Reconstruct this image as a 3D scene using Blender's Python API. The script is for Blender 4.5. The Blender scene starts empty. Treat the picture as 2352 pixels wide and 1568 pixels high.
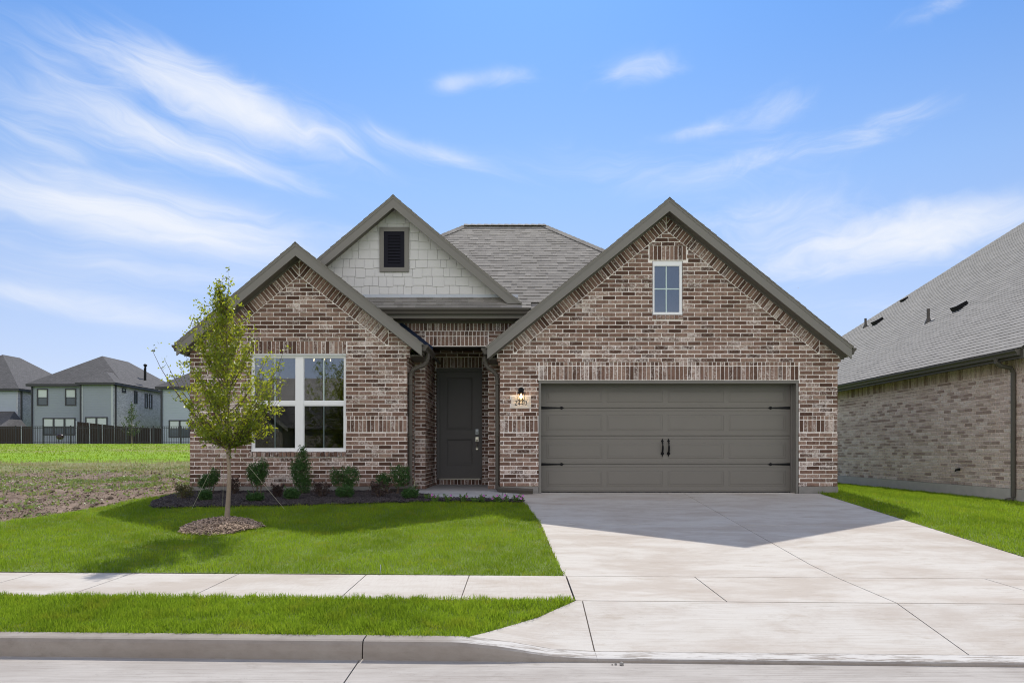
import bpy, math, random
import numpy as np
from mathutils import Vector, Matrix

# ------------------------------------------------------------------ scene, camera, light
SC = bpy.context.scene
COL = SC.collection
R = math.radians
F, CX, HY, CZ = 1650.0, 1188.0, 1035.0, 0.815      # focal length and principal lines measured on the 2352 px wide photo
cam = bpy.data.cameras.new('camera')
cam.sensor_width = 36.0
cam.lens = 36.0 * F / 2352.0
cam.shift_x = -12.0 / 2352.0
cam.shift_y = 251.0 / 2352.0
cam.clip_start, cam.clip_end = 0.1, 6000
camo = bpy.data.objects.new('camera', cam)
COL.objects.link(camo)
camo.location = (0, 0, CZ)
camo.rotation_euler = (R(90), 0, 0)
SC.camera = camo

SUN_EL = R(51.2)
SUN_AZ = R(1.05)
sun = bpy.data.lights.new('sun', 'SUN')
sun.energy = 3.5
sun.angle = R(0.55)
sun.color = (1.0, 0.945, 0.87)
suno = bpy.data.objects.new('sun', sun)
COL.objects.link(suno)
suno.rotation_euler = (-(math.pi / 2 - SUN_EL), 0, -SUN_AZ)
suno.location = (0, 30, 40)

SC.view_settings.view_transform = 'Standard'
SC.view_settings.look = 'None'
SC.view_settings.exposure = 0.35
SC.view_settings.gamma = 1.0
SC.cycles.filter_width = 1.05


class NT:
    """small node-tree helper"""
    def __init__(self, nt):
        self.nt = nt
        nt.nodes.clear()

    def n(self, t, **kw):
        o = self.nt.nodes.new(t)
        for k, v in kw.items():
            setattr(o, k, v)
        return o

    def link(self, a, b):
        self.nt.links.new(a, b)

    def put(self, sock, v):
        if hasattr(v, 'is_linked') or hasattr(v, 'links'):
            self.nt.links.new(v, sock)
        else:
            if sock.type == 'RGBA' and len(v) == 3:
                v = (*v, 1)
            sock.default_value = v

    def m(self, op, a, b=0.0, c=0.0, clamp=False):
        o = self.n('ShaderNodeMath', operation=op, use_clamp=clamp)
        self.put(o.inputs[0], a)
        self.put(o.inputs[1], b)
        self.put(o.inputs[2], c)
        return o.outputs[0]

    def mix(self, f, a, b, mode='MIX'):
        o = self.n('ShaderNodeMix', data_type='RGBA', blend_type=mode)
        self.put(o.inputs[0], f)
        self.put(o.inputs[6], a)
        self.put(o.inputs[7], b)
        return o.outputs[2]

    def ramp(self, f, p0, p1):
        o = self.n('ShaderNodeMapRange', interpolation_type='SMOOTHSTEP')
        self.put(o.inputs[0], f)
        o.inputs[1].default_value, o.inputs[2].default_value = p0, p1
        return o.outputs[0]

    def noise(self, vec, scale, detail=4.0, rough=0.55, dist=0.0):
        o = self.n('ShaderNodeTexNoise')
        if vec is not None:
            self.put(o.inputs['Vector'], vec)
        o.inputs['Scale'].default_value = scale
        o.inputs['Detail'].default_value = detail
        o.inputs['Roughness'].default_value = rough
        o.inputs['Distortion'].default_value = dist
        return o.outputs['Fac']

    def scl(self, vec, s):
        o = self.n('ShaderNodeVectorMath', operation='MULTIPLY')
        self.put(o.inputs[0], vec)
        o.inputs[1].default_value = s
        return o.outputs[0]

    def comb(self, x, y, z=0.0):
        o = self.n('ShaderNodeCombineXYZ')
        for i, v in enumerate((x, y, z)):
            self.put(o.inputs[i], v)
        return o.outputs[0]


# sky: Nishita plus thin cirrus, both functions of the direction looked at
world = bpy.data.worlds.new('World')
SC.world = world
world.use_nodes = True
w = NT(world.node_tree)
sky = w.n('ShaderNodeTexSky', sky_type='NISHITA')
sky.sun_disc = False
sky.sun_elevation = SUN_EL
sky.sun_rotation = SUN_AZ
sky.altitude = 200
sky.air_density = 1.0
sky.dust_density = 0.35
sky.ozone_density = 2.5
SKY_STRENGTH = 0.135
tc = w.n('ShaderNodeTexCoord')
sep = w.n('ShaderNodeSeparateXYZ')
w.link(tc.outputs['Generated'], sep.inputs[0])
az = w.m('ARCTAN2', sep.outputs[0], sep.outputs[1])
el = w.m('ARCSINE', sep.outputs[2])
cr = w.n('ShaderNodeValToRGB')
w.link(w.m('MULTIPLY', el, 1.0), cr.inputs[0])
els = cr.color_ramp.elements
els[0].position, els[0].color = 0.0, (0.45, 0.54, 0.95, 1)
els[1].position, els[1].color = 0.9, (0.55, 0.75, 0.95, 1)
for p_, c_ in ((0.10, (0.55, 0.54, 0.68, 1)), (0.20, (0.56, 0.60, 0.72, 1)), (0.34, (0.55, 0.70, 0.84, 1)), (0.56, (0.44, 0.70, 0.95, 1))):
    e_ = els.new(p_)
    e_.color = c_
airmul = w.mix(1.0, sky.outputs[0], cr.outputs[0], 'MULTIPLY')


def skyang(x, y):
    dx = x - CX
    return math.atan2(dx, F), math.atan2(HY - y, math.hypot(F, dx))


def cloud_layer(streak, blobs, seed, lo, hi, sx, sy, detail=7.0):
    """cirrus: noise stretched along a direction, confined to soft elliptical patches of sky"""
    c, s = math.cos(streak), math.sin(streak)
    u = w.m('ADD', w.m('MULTIPLY', az, c), w.m('MULTIPLY', el, s))
    v = w.m('SUBTRACT', w.m('MULTIPLY', el, c), w.m('MULTIPLY', az, s))
    wob = w.noise(w.comb(w.m('MULTIPLY', u, 5.0), w.m('MULTIPLY', v, 9.0), seed), 1.0, 3.0)
    v2 = w.m('ADD', v, w.m('MULTIPLY', w.m('SUBTRACT', wob, 0.5), 0.10))
    vec = w.comb(w.m('MULTIPLY', u, sx), w.m('MULTIPLY', v2, sy), seed + 3.3)
    nz = w.noise(vec, 1.0, detail, 0.62, 0.6)
    tot = None
    for (x, y, lx, ly, amp) in blobs:
        a0, e0 = skyang(x, y)
        u0, v0 = a0 * c + e0 * s, e0 * c - a0 * s
        du = w.m('DIVIDE', w.m('SUBTRACT', u, u0), lx / F)
        dv = w.m('DIVIDE', w.m('SUBTRACT', v, v0), ly / F)
        g = w.m('EXPONENT', w.m('MULTIPLY', w.m('ADD', w.m('MULTIPLY', du, du), w.m('MULTIPLY', dv, dv)), -1.0))
        g = w.m('MULTIPLY', g, amp)
        tot = g if tot is None else w.m('ADD', tot, g)
    k = w.m('ADD', nz, w.m('MULTIPLY', w.m('SUBTRACT', tot, 0.5), 0.55))
    return w.m('MULTIPLY', w.ramp(k, lo, hi), w.m('MINIMUM', w.m('MULTIPLY', tot, 1.6), 1.0))


c1 = cloud_layer(R(-13), [(600, 265, 260, 60, 0.95), (400, 185, 260, 55, 0.66), (200, 290, 240, 45, 0.62), (430, 330, 300, 36, 0.55),
                          (1020, 360, 230, 26, 0.62), (560, 375, 190, 22, 0.6), (60, 110, 200, 40, 0.30), (90, 330, 120, 40, 0.6)], 1.7, 0.28, 1.28, 6.0, 34.0, 10.0)
c2 = cloud_layer(R(-5), [(150, 450, 330, 70, 0.75), (350, 520, 480, 60, 0.60), (150, 690, 330, 40, 0.95),
                         (260, 610, 360, 40, 0.5), (1500, 400, 380, 60, 0.55), (800, 560, 500, 60, 0.42)], 7.1, 0.28, 1.32, 3.4, 28.0, 8.0)
c3 = cloud_layer(R(5), [(2220, 520, 260, 55, 0.85), (1900, 575, 360, 75, 0.70), (2100, 690, 260, 30, 0.5), (1750, 480, 260, 60, 0.5),
                        (1780, 245, 110, 48, 0.80), (1590, 305, 100, 18, 0.62), (1480, 165, 120, 42, 0.80),
                        (1150, 175, 110, 24, 0.62), (1030, 195, 50, 22, 0.55), (1700, 370, 200, 30, 0.62),
                        (2170, 12, 90, 20, 0.6), (2020, 310, 110, 22, 0.5), (2100, 250, 160, 18, 0.4)], 12.4, 0.32, 1.22, 8.0, 24.0, 10.0)
cl = w.m('MINIMUM', w.m('ADD', w.m('ADD', c1, c2), c3), 0.9)
hz = w.m('MULTIPLY', w.ramp(el, 0.58, 0.02), 0.33)
veil = w.mix(hz, airmul, (4.9, 5.2, 5.8, 1))
skycol = w.mix(cl, veil, (5.2, 5.4, 5.8, 1))
# added cloud bank, unseen behind the camera, brightens the shaded house front
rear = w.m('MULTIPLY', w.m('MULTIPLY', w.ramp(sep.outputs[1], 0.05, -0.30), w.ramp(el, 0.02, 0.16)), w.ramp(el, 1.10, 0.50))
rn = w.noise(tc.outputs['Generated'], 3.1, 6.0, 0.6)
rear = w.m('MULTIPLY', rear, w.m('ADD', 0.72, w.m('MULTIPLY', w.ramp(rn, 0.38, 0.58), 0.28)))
# low gaps shaped in the added bank so the windows mirror blue
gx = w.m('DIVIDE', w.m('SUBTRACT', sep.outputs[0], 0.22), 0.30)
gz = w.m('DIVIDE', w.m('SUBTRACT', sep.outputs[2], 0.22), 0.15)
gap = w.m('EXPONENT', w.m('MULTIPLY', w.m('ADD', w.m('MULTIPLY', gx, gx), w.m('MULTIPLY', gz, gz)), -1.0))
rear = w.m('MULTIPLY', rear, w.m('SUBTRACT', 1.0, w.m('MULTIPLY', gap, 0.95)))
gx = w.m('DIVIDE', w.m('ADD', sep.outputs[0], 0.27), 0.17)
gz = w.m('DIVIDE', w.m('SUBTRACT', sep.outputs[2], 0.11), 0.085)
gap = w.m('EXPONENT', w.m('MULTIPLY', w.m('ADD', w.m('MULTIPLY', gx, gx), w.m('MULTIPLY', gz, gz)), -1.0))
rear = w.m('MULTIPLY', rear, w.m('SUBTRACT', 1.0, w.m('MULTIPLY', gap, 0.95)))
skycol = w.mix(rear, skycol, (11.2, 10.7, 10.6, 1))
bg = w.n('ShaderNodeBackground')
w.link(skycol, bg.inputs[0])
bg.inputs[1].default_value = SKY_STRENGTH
wo = w.n('ShaderNodeOutputWorld')
w.link(bg.outputs[0], wo.inputs[0])
world.cycles.sampling_method = 'MANUAL'
world.cycles.sample_map_resolution = 512

rng = random.Random(4)

# ------------------------------------------------------------------ materials


def new_mat(name):
    m = bpy.data.materials.new(name)
    m.use_nodes = True
    t = NT(m.node_tree)
    out = t.n('ShaderNodeOutputMaterial')
    b = t.n('ShaderNodeBsdfPrincipled')
    t.link(b.outputs[0], out.inputs[0])
    return m, t, b, out


def obj_co(t):
    return t.n('ShaderNodeTexCoord').outputs['Object']


def world_co(t):
    return t.n('ShaderNodeNewGeometry').outputs['Position']


def bump(t, b, h, dist, strength=1.0):
    o = t.n('ShaderNodeBump')
    o.inputs['Strength'].default_value = strength
    o.inputs['Distance'].default_value = dist
    t.put(o.inputs['Height'], h)
    t.link(o.outputs[0], b.inputs['Normal'])


def plain(name, col, rough=0.6, var=0.12, scale=6.0, bmp=0.0, metal=0.0, spec=0.5):
    m, t, b, _ = new_mat(name)
    co = obj_co(t)
    n = t.noise(co, scale, 5.0, 0.6)
    lo = tuple(c * (1 - var) for c in col)
    hi = tuple(min(1, c * (1 + var)) for c in col)
    t.put(b.inputs['Base Color'], t.mix(n, lo, hi))
    b.inputs['Roughness'].default_value = rough
    b.inputs['Metallic'].default_value = metal
    b.inputs['Specular IOR Level'].default_value = spec
    if bmp:
        bump(t, b, t.noise(co, scale * 12, 3.0), bmp)
    return m


def brick_mat(name, dark, mid, light, wash=0.45, washcol=(0.62, 0.57, 0.53)):
    m, t, b, _ = new_mat(name)
    co = world_co(t)
    rnd = t.n('ShaderNodeNewGeometry').outputs['Random Per Island']
    c = t.mix(t.ramp(rnd, 0.0, 0.55), dark, mid)
    c = t.mix(t.ramp(rnd, 0.6, 1.0), c, light)
    n1 = t.noise(co, 26.0, 6.0, 0.68)
    c = t.mix(t.m('MULTIPLY', t.ramp(n1, 0.42, 0.72), 0.55), c, tuple(x * 0.45 for x in dark))
    # mortar smear left by the bricklayers: broad patches broken up by fine grain
    big = t.noise(co, 1.7, 3.0, 0.6)
    fine = t.noise(co, 34.0, 6.0, 0.72)
    r2 = t.m('FRACT', t.m('MULTIPLY', rnd, 17.31))
    k = t.m('ADD', t.m('ADD', fine, t.m('MULTIPLY', t.m('SUBTRACT', big, 0.5), 0.5)), t.m('MULTIPLY', t.m('SUBTRACT', r2, 0.5), 0.28))
    c = t.mix(t.m('MULTIPLY', t.ramp(k, 0.52, 0.80), wash), c, washcol)
    t.put(b.inputs['Base Color'], c)
    b.inputs['Roughness'].default_value = 0.9
    b.inputs['Specular IOR Level'].default_value = 0.25
    bump(t, b, t.noise(co, 60.0, 5.0, 0.7), 0.004, 0.8)
    return m


M_BRICK = brick_mat('brown_brick', (0.086, 0.047, 0.034), (0.208, 0.126, 0.095), (0.310, 0.210, 0.165), 0.60, (0.84, 0.76, 0.71))
M_MORTAR = plain('mortar', (0.89, 0.82, 0.775), 0.95, 0.14, 14.0, 0.004, spec=0.1)
M_NBRICK = brick_mat('pale_brick', (0.32, 0.230, 0.195), (0.58, 0.455, 0.400), (0.68, 0.570, 0.515), 0.6, (0.82, 0.69, 0.63))
M_NMORTAR = plain('pale_mortar', (0.82, 0.69, 0.62), 0.95, 0.15, 12.0, 0.004, spec=0.1)
M_TRIM = plain('taupe_paint', (0.165, 0.155, 0.138), 0.55, 0.05, 3.0)
M_SOFFIT = plain('taupe_soffit', (0.135, 0.125, 0.105), 0.7, 0.06, 3.0)
M_GDOOR = plain('garage_door_paint', (0.156, 0.144, 0.124), 0.5, 0.07, 1.6)
M_GUTTER = plain('dark_bronze_gutter', (0.085, 0.076, 0.064), 0.5, 0.06, 4.0, spec=0.25)
M_DOOR = plain('charcoal_door_paint', (0.130, 0.123, 0.118), 0.5, 0.05, 5.0, spec=0.3)
M_BLACK = plain('black_iron', (0.009, 0.009, 0.010), 0.55, 0.2, 20.0, spec=0.15)
M_NICKEL = plain('satin_nickel', (0.62, 0.56, 0.48), 0.3, 0.05, 30.0, metal=1.0)
M_WHITE = plain('white_vinyl', (0.78, 0.79, 0.80), 0.35, 0.02, 3.0)
M_MUNTIN = plain('greenish_muntin', (0.50, 0.62, 0.60), 0.4, 0.03, 3.0)
M_SIDING = plain('light_grey_siding', (0.56, 0.55, 0.545), 0.7, 0.05, 5.0)
M_LOUVER = plain('vent_black', (0.013, 0.013, 0.020), 0.7, 0.1, 10.0, spec=0.1)
M_FLASH = plain('blue_black_flashing', (0.010, 0.020, 0.050), 0.6, 0.1, 8.0, spec=0.15)
M_WFLASH = plain('pale_flashing', (0.42, 0.45, 0.50), 0.4, 0.06, 6.0)
M_ROOM = plain('beige_room_wall', (0.34, 0.31, 0.27), 0.8, 0.03, 2.0)
M_STONE = plain('cast_stone', (0.62, 0.56, 0.49), 0.85, 0.08, 30.0, 0.002)
M_PLASTER = plain('foundation_concrete', (0.21, 0.20, 0.185), 0.92, 0.3, 5.0, 0.006)


def glass_mat(name, tint=(0.55, 0.58, 0.60), ior=1.65, coat=0.0):
    m, t, b, out = new_mat(name)
    t.nt.nodes.remove(b)
    fr = t.n('ShaderNodeFresnel')
    fr.inputs['IOR'].default_value = ior
    frk = t.m('ADD', t.m('MULTIPLY', fr.outputs[0], 1.0), coat, clamp=True)
    gl = t.n('ShaderNodeBsdfGlossy')
    gl.inputs['Roughness'].default_value = 0.012
    tr = t.n('ShaderNodeBsdfTransparent')
    tr.inputs[0].default_value = (*tint, 1)
    mx = t.n('ShaderNodeMixShader')
    t.link(frk, mx.inputs[0])
    t.link(tr.outputs[0], mx.inputs[1])
    t.link(gl.outputs[0], mx.inputs[2])
    t.link(mx.outputs[0], out.inputs[0])
    return m


M_GLASS = glass_mat('window_glass', (0.66, 0.69, 0.70), 1.5, 0.18)
M_LGLASS = glass_mat('lamp_glass', (0.95, 0.95, 0.93), 1.3)
M_SCREEN = glass_mat('screened_glass', (0.50, 0.51, 0.52), 1.02)


def emit_mat(name, col, st):
    m, t, b, out = new_mat(name)
    b.inputs['Base Color'].default_value = (*col, 1)
    b.inputs['Emission Color'].default_value = (*col, 1)
    b.inputs['Emission Strength'].default_value = st
    return m


M_BULB = emit_mat('lit_bulb', (1.0, 0.72, 0.40), 14.0)
M_CHANBULB = emit_mat('chandelier_bulb', (1.0, 0.70, 0.42), 5.0)


def shingle_mat(name, lo, hi, texture=False, speck=0.5):
    m, t, b, _ = new_mat(name)
    co = world_co(t)
    if texture:
        br = t.n('ShaderNodeTexBrick')
        br.offset = 0.37
        t.put(br.inputs['Vector'], t.n('ShaderNodeUVMap').outputs[0])
        br.inputs['Color1'].default_value = (*lo, 1)
        br.inputs['Color2'].default_value = (*hi, 1)
        br.inputs['Mortar'].default_value = (*[x * 0.45 for x in lo], 1)
        br.inputs['Scale'].default_value = 1.0
        br.inputs['Mortar Size'].default_value = 0.012
        br.inputs['Brick Width'].default_value = 0.32
        br.inputs['Row Height'].default_value = 0.145
        c = br.outputs[0]
    else:
        rnd = t.n('ShaderNodeNewGeometry').outputs['Random Per Island']
        c = t.mix(rnd, lo, hi)
    sp = t.noise(co, 190.0, 2.0, 0.7)
    c = t.mix(t.ramp(sp, 0.35, 0.7), c, t.mix(speck, c, (0.42, 0.40, 0.37)))
    bg_ = t.noise(co, 0.9, 4.0, 0.6)
    c = t.mix(1.0, c, t.mix(bg_, (0.86, 0.86, 0.86), (1.12, 1.12, 1.12)), 'MULTIPLY')
    t.put(b.inputs['Base Color'], c)
    b.inputs['Roughness'].default_value = 0.92
    b.inputs['Specular IOR Level'].default_value = 0.25
    bump(t, b, sp, 0.003, 0.7)
    return m


M_SHING = shingle_mat('weathered_shingles', (0.124, 0.113, 0.098), (0.214, 0.199, 0.174))
M_NSHING = shingle_mat('pale_shingles', (0.165, 0.159, 0.146), (0.208, 0.200, 0.184))
M_FSHING = shingle_mat('dark_grey_shingles', (0.050, 0.050, 0.055), (0.085, 0.084, 0.09), True, 0.25)
M_RSHING = shingle_mat('brown_grey_shingles', (0.20, 0.18, 0.155), (0.29, 0.265, 0.23), True)


def concrete_mat(name, lo, hi, dirt, streak=(1.0, 34.0, 1.0), streak_amt=0.35, white=False):
    m, t, b, _ = new_mat(name)
    co = world_co(t)
    big = t.noise(t.scl(co, (0.8, 1.7, 1.0)), 1.1, 9.0, 0.70, 0.25)
    c = t.mix(t.ramp(big, 0.36, 0.62), lo, hi)
    st = t.noise(t.scl(co, streak), 2.2, 4.0, 0.65)
    c = t.mix(t.m('MULTIPLY', t.ramp(st, 0.42, 0.75), streak_amt), c, dirt)
    blot = t.noise(t.scl(co, (0.9, 2.2, 1.0)), 2.3, 9.0, 0.74, 0.2)
    c = t.mix(t.m('MULTIPLY', t.ramp(blot, 0.53, 0.70), 0.55), c, dirt)
    crk = 0.9 if white else t.noise(t.scl(co, (1.0, 5.0, 1.0)), 3.1, 3.0, 0.5, 1.5)
    c = t.mix(t.m('MULTIPLY', t.ramp(t.m('ABSOLUTE', t.m('SUBTRACT', crk, 0.62)), 0.006, 0.001), 0.35), c, tuple(x * 0.5 for x in dirt))
    sp = t.noise(co, 130.0, 2.0, 0.6)
    c = t.mix(t.m('MULTIPLY', t.ramp(sp, 0.66, 0.78), 0.45), c, tuple(x * 0.4 for x in dirt))
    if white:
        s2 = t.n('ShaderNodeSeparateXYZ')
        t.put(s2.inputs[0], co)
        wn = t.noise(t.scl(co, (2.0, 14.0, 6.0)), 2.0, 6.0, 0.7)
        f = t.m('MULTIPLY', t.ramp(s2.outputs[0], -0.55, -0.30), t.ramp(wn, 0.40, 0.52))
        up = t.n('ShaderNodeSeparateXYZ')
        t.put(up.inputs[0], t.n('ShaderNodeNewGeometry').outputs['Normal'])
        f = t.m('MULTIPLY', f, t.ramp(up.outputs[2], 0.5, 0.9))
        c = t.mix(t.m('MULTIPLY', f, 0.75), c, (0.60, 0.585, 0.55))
    t.put(b.inputs['Base Color'], c)
    b.inputs['Roughness'].default_value = 0.9
    b.inputs['Specular IOR Level'].default_value = 0.25
    bump(t, b, t.m('ADD', st, t.m('MULTIPLY', sp, 0.5)), 0.004, 0.5)
    return m


M_DRIVE = concrete_mat('driveway_concrete', (0.440, 0.392, 0.338), (0.540, 0.512, 0.462), (0.350, 0.292, 0.228), (1.0, 40.0, 1.0), 0.4)
M_WALK = concrete_mat('sidewalk_concrete', (0.435, 0.385, 0.328), (0.520, 0.487, 0.435), (0.37, 0.31, 0.248), (22.0, 2.0, 1.0), 0.25)
M_KERB = concrete_mat('kerb_concrete', (0.265, 0.232, 0.20), (0.315, 0.285, 0.25), (0.17, 0.145, 0.12), (3.0, 3.0, 8.0), 0.3, True)
M_ROAD = concrete_mat('road_concrete', (0.360, 0.330, 0.297), (0.435, 0.408, 0.372), (0.22, 0.195, 0.168), (0.8, 55.0, 1.0), 0.75)
M_PORCH = concrete_mat('porch_concrete', (0.36, 0.36, 0.36), (0.44, 0.435, 0.43), (0.30, 0.285, 0.27), (4.0, 4.0, 1.0), 0.2)


def leaf_mat(name, c1, c2, tr, trcol, rough=0.38, spec=0.5, patch=0.0):
    m, t, b, out = new_mat(name)
    rnd = t.n('ShaderNodeNewGeometry').outputs['Random Per Island']
    c = t.mix(rnd, c1, c2)
    tcx = t.mix(rnd, tuple(x * 0.75 for x in trcol), trcol)
    if patch:
        pn = t.noise(world_co(t), 0.9, 4.0, 0.6)
        c = t.mix(t.m('MULTIPLY', t.ramp(pn, 0.38, 0.66), patch), c, tuple(x * y for x, y in zip(c1, (0.62, 0.70, 0.7))))
        tcx = t.mix(t.m('MULTIPLY', t.ramp(pn, 0.38, 0.66), patch), tcx, tuple(x * 0.66 for x in trcol))
        pn2 = t.noise(world_co(t), 3.6, 6.0, 0.7)
        k2 = t.m('MULTIPLY', t.ramp(pn2, 0.50, 0.68), patch * 0.75)
        c = t.mix(k2, c, (c2[0] * 1.12, c2[1] * 0.86, c2[2] * 1.2))
        tcx = t.mix(k2, tcx, (trcol[0] * 1.1, trcol[1] * 0.82, trcol[2]))
    t.put(b.inputs['Base Color'], c)
    b.inputs['Roughness'].default_value = rough
    b.inputs['Specular IOR Level'].default_value = spec
    tl = t.n('ShaderNodeBsdfTranslucent')
    t.put(tl.inputs[0], tcx)
    mx = t.n('ShaderNodeMixShader')
    mx.inputs[0].default_value = tr
    t.link(b.outputs[0], mx.inputs[1])
    t.link(tl.outputs[0], mx.inputs[2])
    t.link(mx.outputs[0], out.inputs[0])
    return m


M_GRASS = leaf_mat('lawn_grass', (0.105, 0.195, 0.010), (0.335, 0.435, 0.036), 0.45, (0.34, 0.50, 0.03), 0.7, 0.08, 0.72)
M_LEAF = leaf_mat('elm_leaf', (0.022, 0.060, 0.012), (0.140, 0.200, 0.026), 0.45, (0.66, 0.70, 0.04), 0.40, 0.35)
M_SHRUB = leaf_mat('holly_leaf', (0.018, 0.060, 0.014), (0.068, 0.140, 0.034), 0.15, (0.06, 0.14, 0.03), 0.45, 0.25)
M_RED = leaf_mat('bronze_leaf', (0.030, 0.020, 0.016), (0.060, 0.036, 0.028), 0.15, (0.12, 0.05, 0.04), 0.5, 0.3)
M_PETLEAF = leaf_mat('petunia_leaf', (0.06, 0.13, 0.025), (0.13, 0.21, 0.04), 0.2, (0.2, 0.3, 0.05), 0.5, 0.3)
M_WEED = leaf_mat('weed_leaf', (0.10, 0.16, 0.035), (0.27, 0.33, 0.13), 0.3, (0.30, 0.40, 0.06), 0.45, 0.35)
M_STRAW = leaf_mat('dry_weed', (0.24, 0.22, 0.10), (0.38, 0.34, 0.17), 0.3, (0.42, 0.38, 0.14), 0.6, 0.2)
M_FARLEAF = leaf_mat('far_tree_leaf', (0.03, 0.06, 0.025), (0.07, 0.11, 0.04), 0.3, (0.16, 0.24, 0.06))
M_DRYLEAF = leaf_mat('fallen_leaf', (0.42, 0.22, 0.08), (0.70, 0.52, 0.30), 0.2, (0.5, 0.3, 0.1), 0.6, 0.2)
M_PETAL = leaf_mat('pink_petal', (0.50, 0.16, 0.46), (0.62, 0.26, 0.58), 0.25, (0.6, 0.25, 0.55), 0.6, 0.2)
M_CHIP = leaf_mat('wood_chip', (0.07, 0.045, 0.030), (0.62, 0.47, 0.35), 0.0, (0.1, 0.1, 0.1), 0.8, 0.2)
M_DCHIP = leaf_mat('dark_wood_chip', (0.022, 0.018, 0.018), (0.105, 0.09, 0.088), 0.0, (0.1, 0.1, 0.1), 0.8, 0.2)
M_BARK = plain('grey_bark', (0.30, 0.235, 0.18), 0.9, 0.35, 22.0, 0.01)
M_TWIG = plain('twig_bark', (0.10, 0.072, 0.05), 0.9, 0.25, 22.0)
M_MULCHSOIL = plain('mulch_soil', (0.040, 0.031, 0.026), 0.95, 0.4, 25.0, 0.02)
M_LAWNSOIL = plain('lawn_thatch', (0.13, 0.19, 0.02), 0.95, 0.3, 14.0, 0.01)
M_TWINE = plain('pale_twine', (0.62, 0.58, 0.46), 0.8, 0.1, 20.0)
M_REDBRICK = plain('loose_red_brick', (0.30, 0.13, 0.095), 0.9, 0.25, 20.0, 0.005)
M_BRNBRICK = plain('loose_brown_brick', (0.14, 0.095, 0.078), 0.9, 0.25, 20.0, 0.005)
M_PLANK = plain('pale_board', (0.62, 0.55, 0.45), 0.8, 0.12, 9.0)
M_ROCK = plain('grey_rock', (0.36, 0.34, 0.31), 0.95, 0.3, 12.0, 0.02)
M_IRON = plain('black_fence_metal', (0.012, 0.013, 0.018), 0.45, 0.1, 6.0)
M_WOODF = plain('dark_stained_fence', (0.024, 0.014, 0.010), 0.85, 0.35, 3.5)
M_GALV = plain('galvanised_post', (0.42, 0.45, 0.48), 0.4, 0.08, 4.0, metal=0.6)
M_FTRIM = plain('far_dark_trim', (0.022, 0.024, 0.032), 0.5, 0.1, 2.0)
M_BLIND = plain('white_blind', (0.46, 0.52, 0.52), 0.35, 0.1, 0.8)
M_FDARK = plain('dark_far_pane', (0.07, 0.085, 0.095), 0.12, 0.2, 0.8)
M_KETTLE = plain('maroon_enamel', (0.035, 0.012, 0.014), 0.25, 0.1, 5.0)
M_PLASTIC = plain('crumpled_wrap', (0.42, 0.44, 0.47), 0.3, 0.3, 25.0)


def siding_mat(name, col, row=0.17):
    m, t, b, _ = new_mat(name)
    co = world_co(t)
    s = t.n('ShaderNodeSeparateXYZ')
    t.put(s.inputs[0], co)
    fr = t.m('FRACT', t.m('DIVIDE', s.outputs[2], row))
    n = t.noise(co, 0.5, 3.0)
    c = t.mix(n, tuple(x * 0.93 for x in col), tuple(x * 1.07 for x in col))
    t.put(b.inputs['Base Color'], c)
    b.inputs['Roughness'].default_value = 0.6
    bump(t, b, fr, 0.02, 0.9)
    return m


M_SIDA = siding_mat('slate_blue_siding', (0.245, 0.280, 0.340))
M_SIDB = siding_mat('pale_blue_siding', (0.34, 0.38, 0.47))
M_SIDC = siding_mat('grey_blue_siding', (0.33, 0.385, 0.46))


def texbrick_mat(name, c1, c2, mortar, w_=0.254, h_=0.08):
    m, t, b, _ = new_mat(name)
    br = t.n('ShaderNodeTexBrick')
    t.put(br.inputs['Vector'], t.n('ShaderNodeUVMap').outputs[0])
    br.inputs['Color1'].default_value = (*c1, 1)
    br.inputs['Color2'].default_value = (*c2, 1)
    br.inputs['Mortar'].default_value = (*mortar, 1)
    br.inputs['Scale'].default_value = 1.0
    br.inputs['Mortar Size'].default_value = 0.009
    br.inputs['Bias'].default_value = -0.1
    br.inputs['Brick Width'].default_value = w_
    br.inputs['Row Height'].default_value = h_
    n = t.noise(world_co(t), 3.0, 6.0, 0.7)
    t.put(b.inputs['Base Color'], t.mix(t.m('MULTIPLY', t.ramp(n, 0.45, 0.7), 0.6), br.outputs[0], mortar))
    b.inputs['Roughness'].default_value = 0.9
    return m


M_FBRICK = texbrick_mat('whitewashed_far_brick', (0.26, 0.265, 0.30), (0.48, 0.49, 0.54), (0.56, 0.57, 0.63))
M_RBRICK = texbrick_mat('tan_brick', (0.24, 0.17, 0.13), (0.36, 0.27, 0.21), (0.70, 0.64, 0.58))


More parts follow.
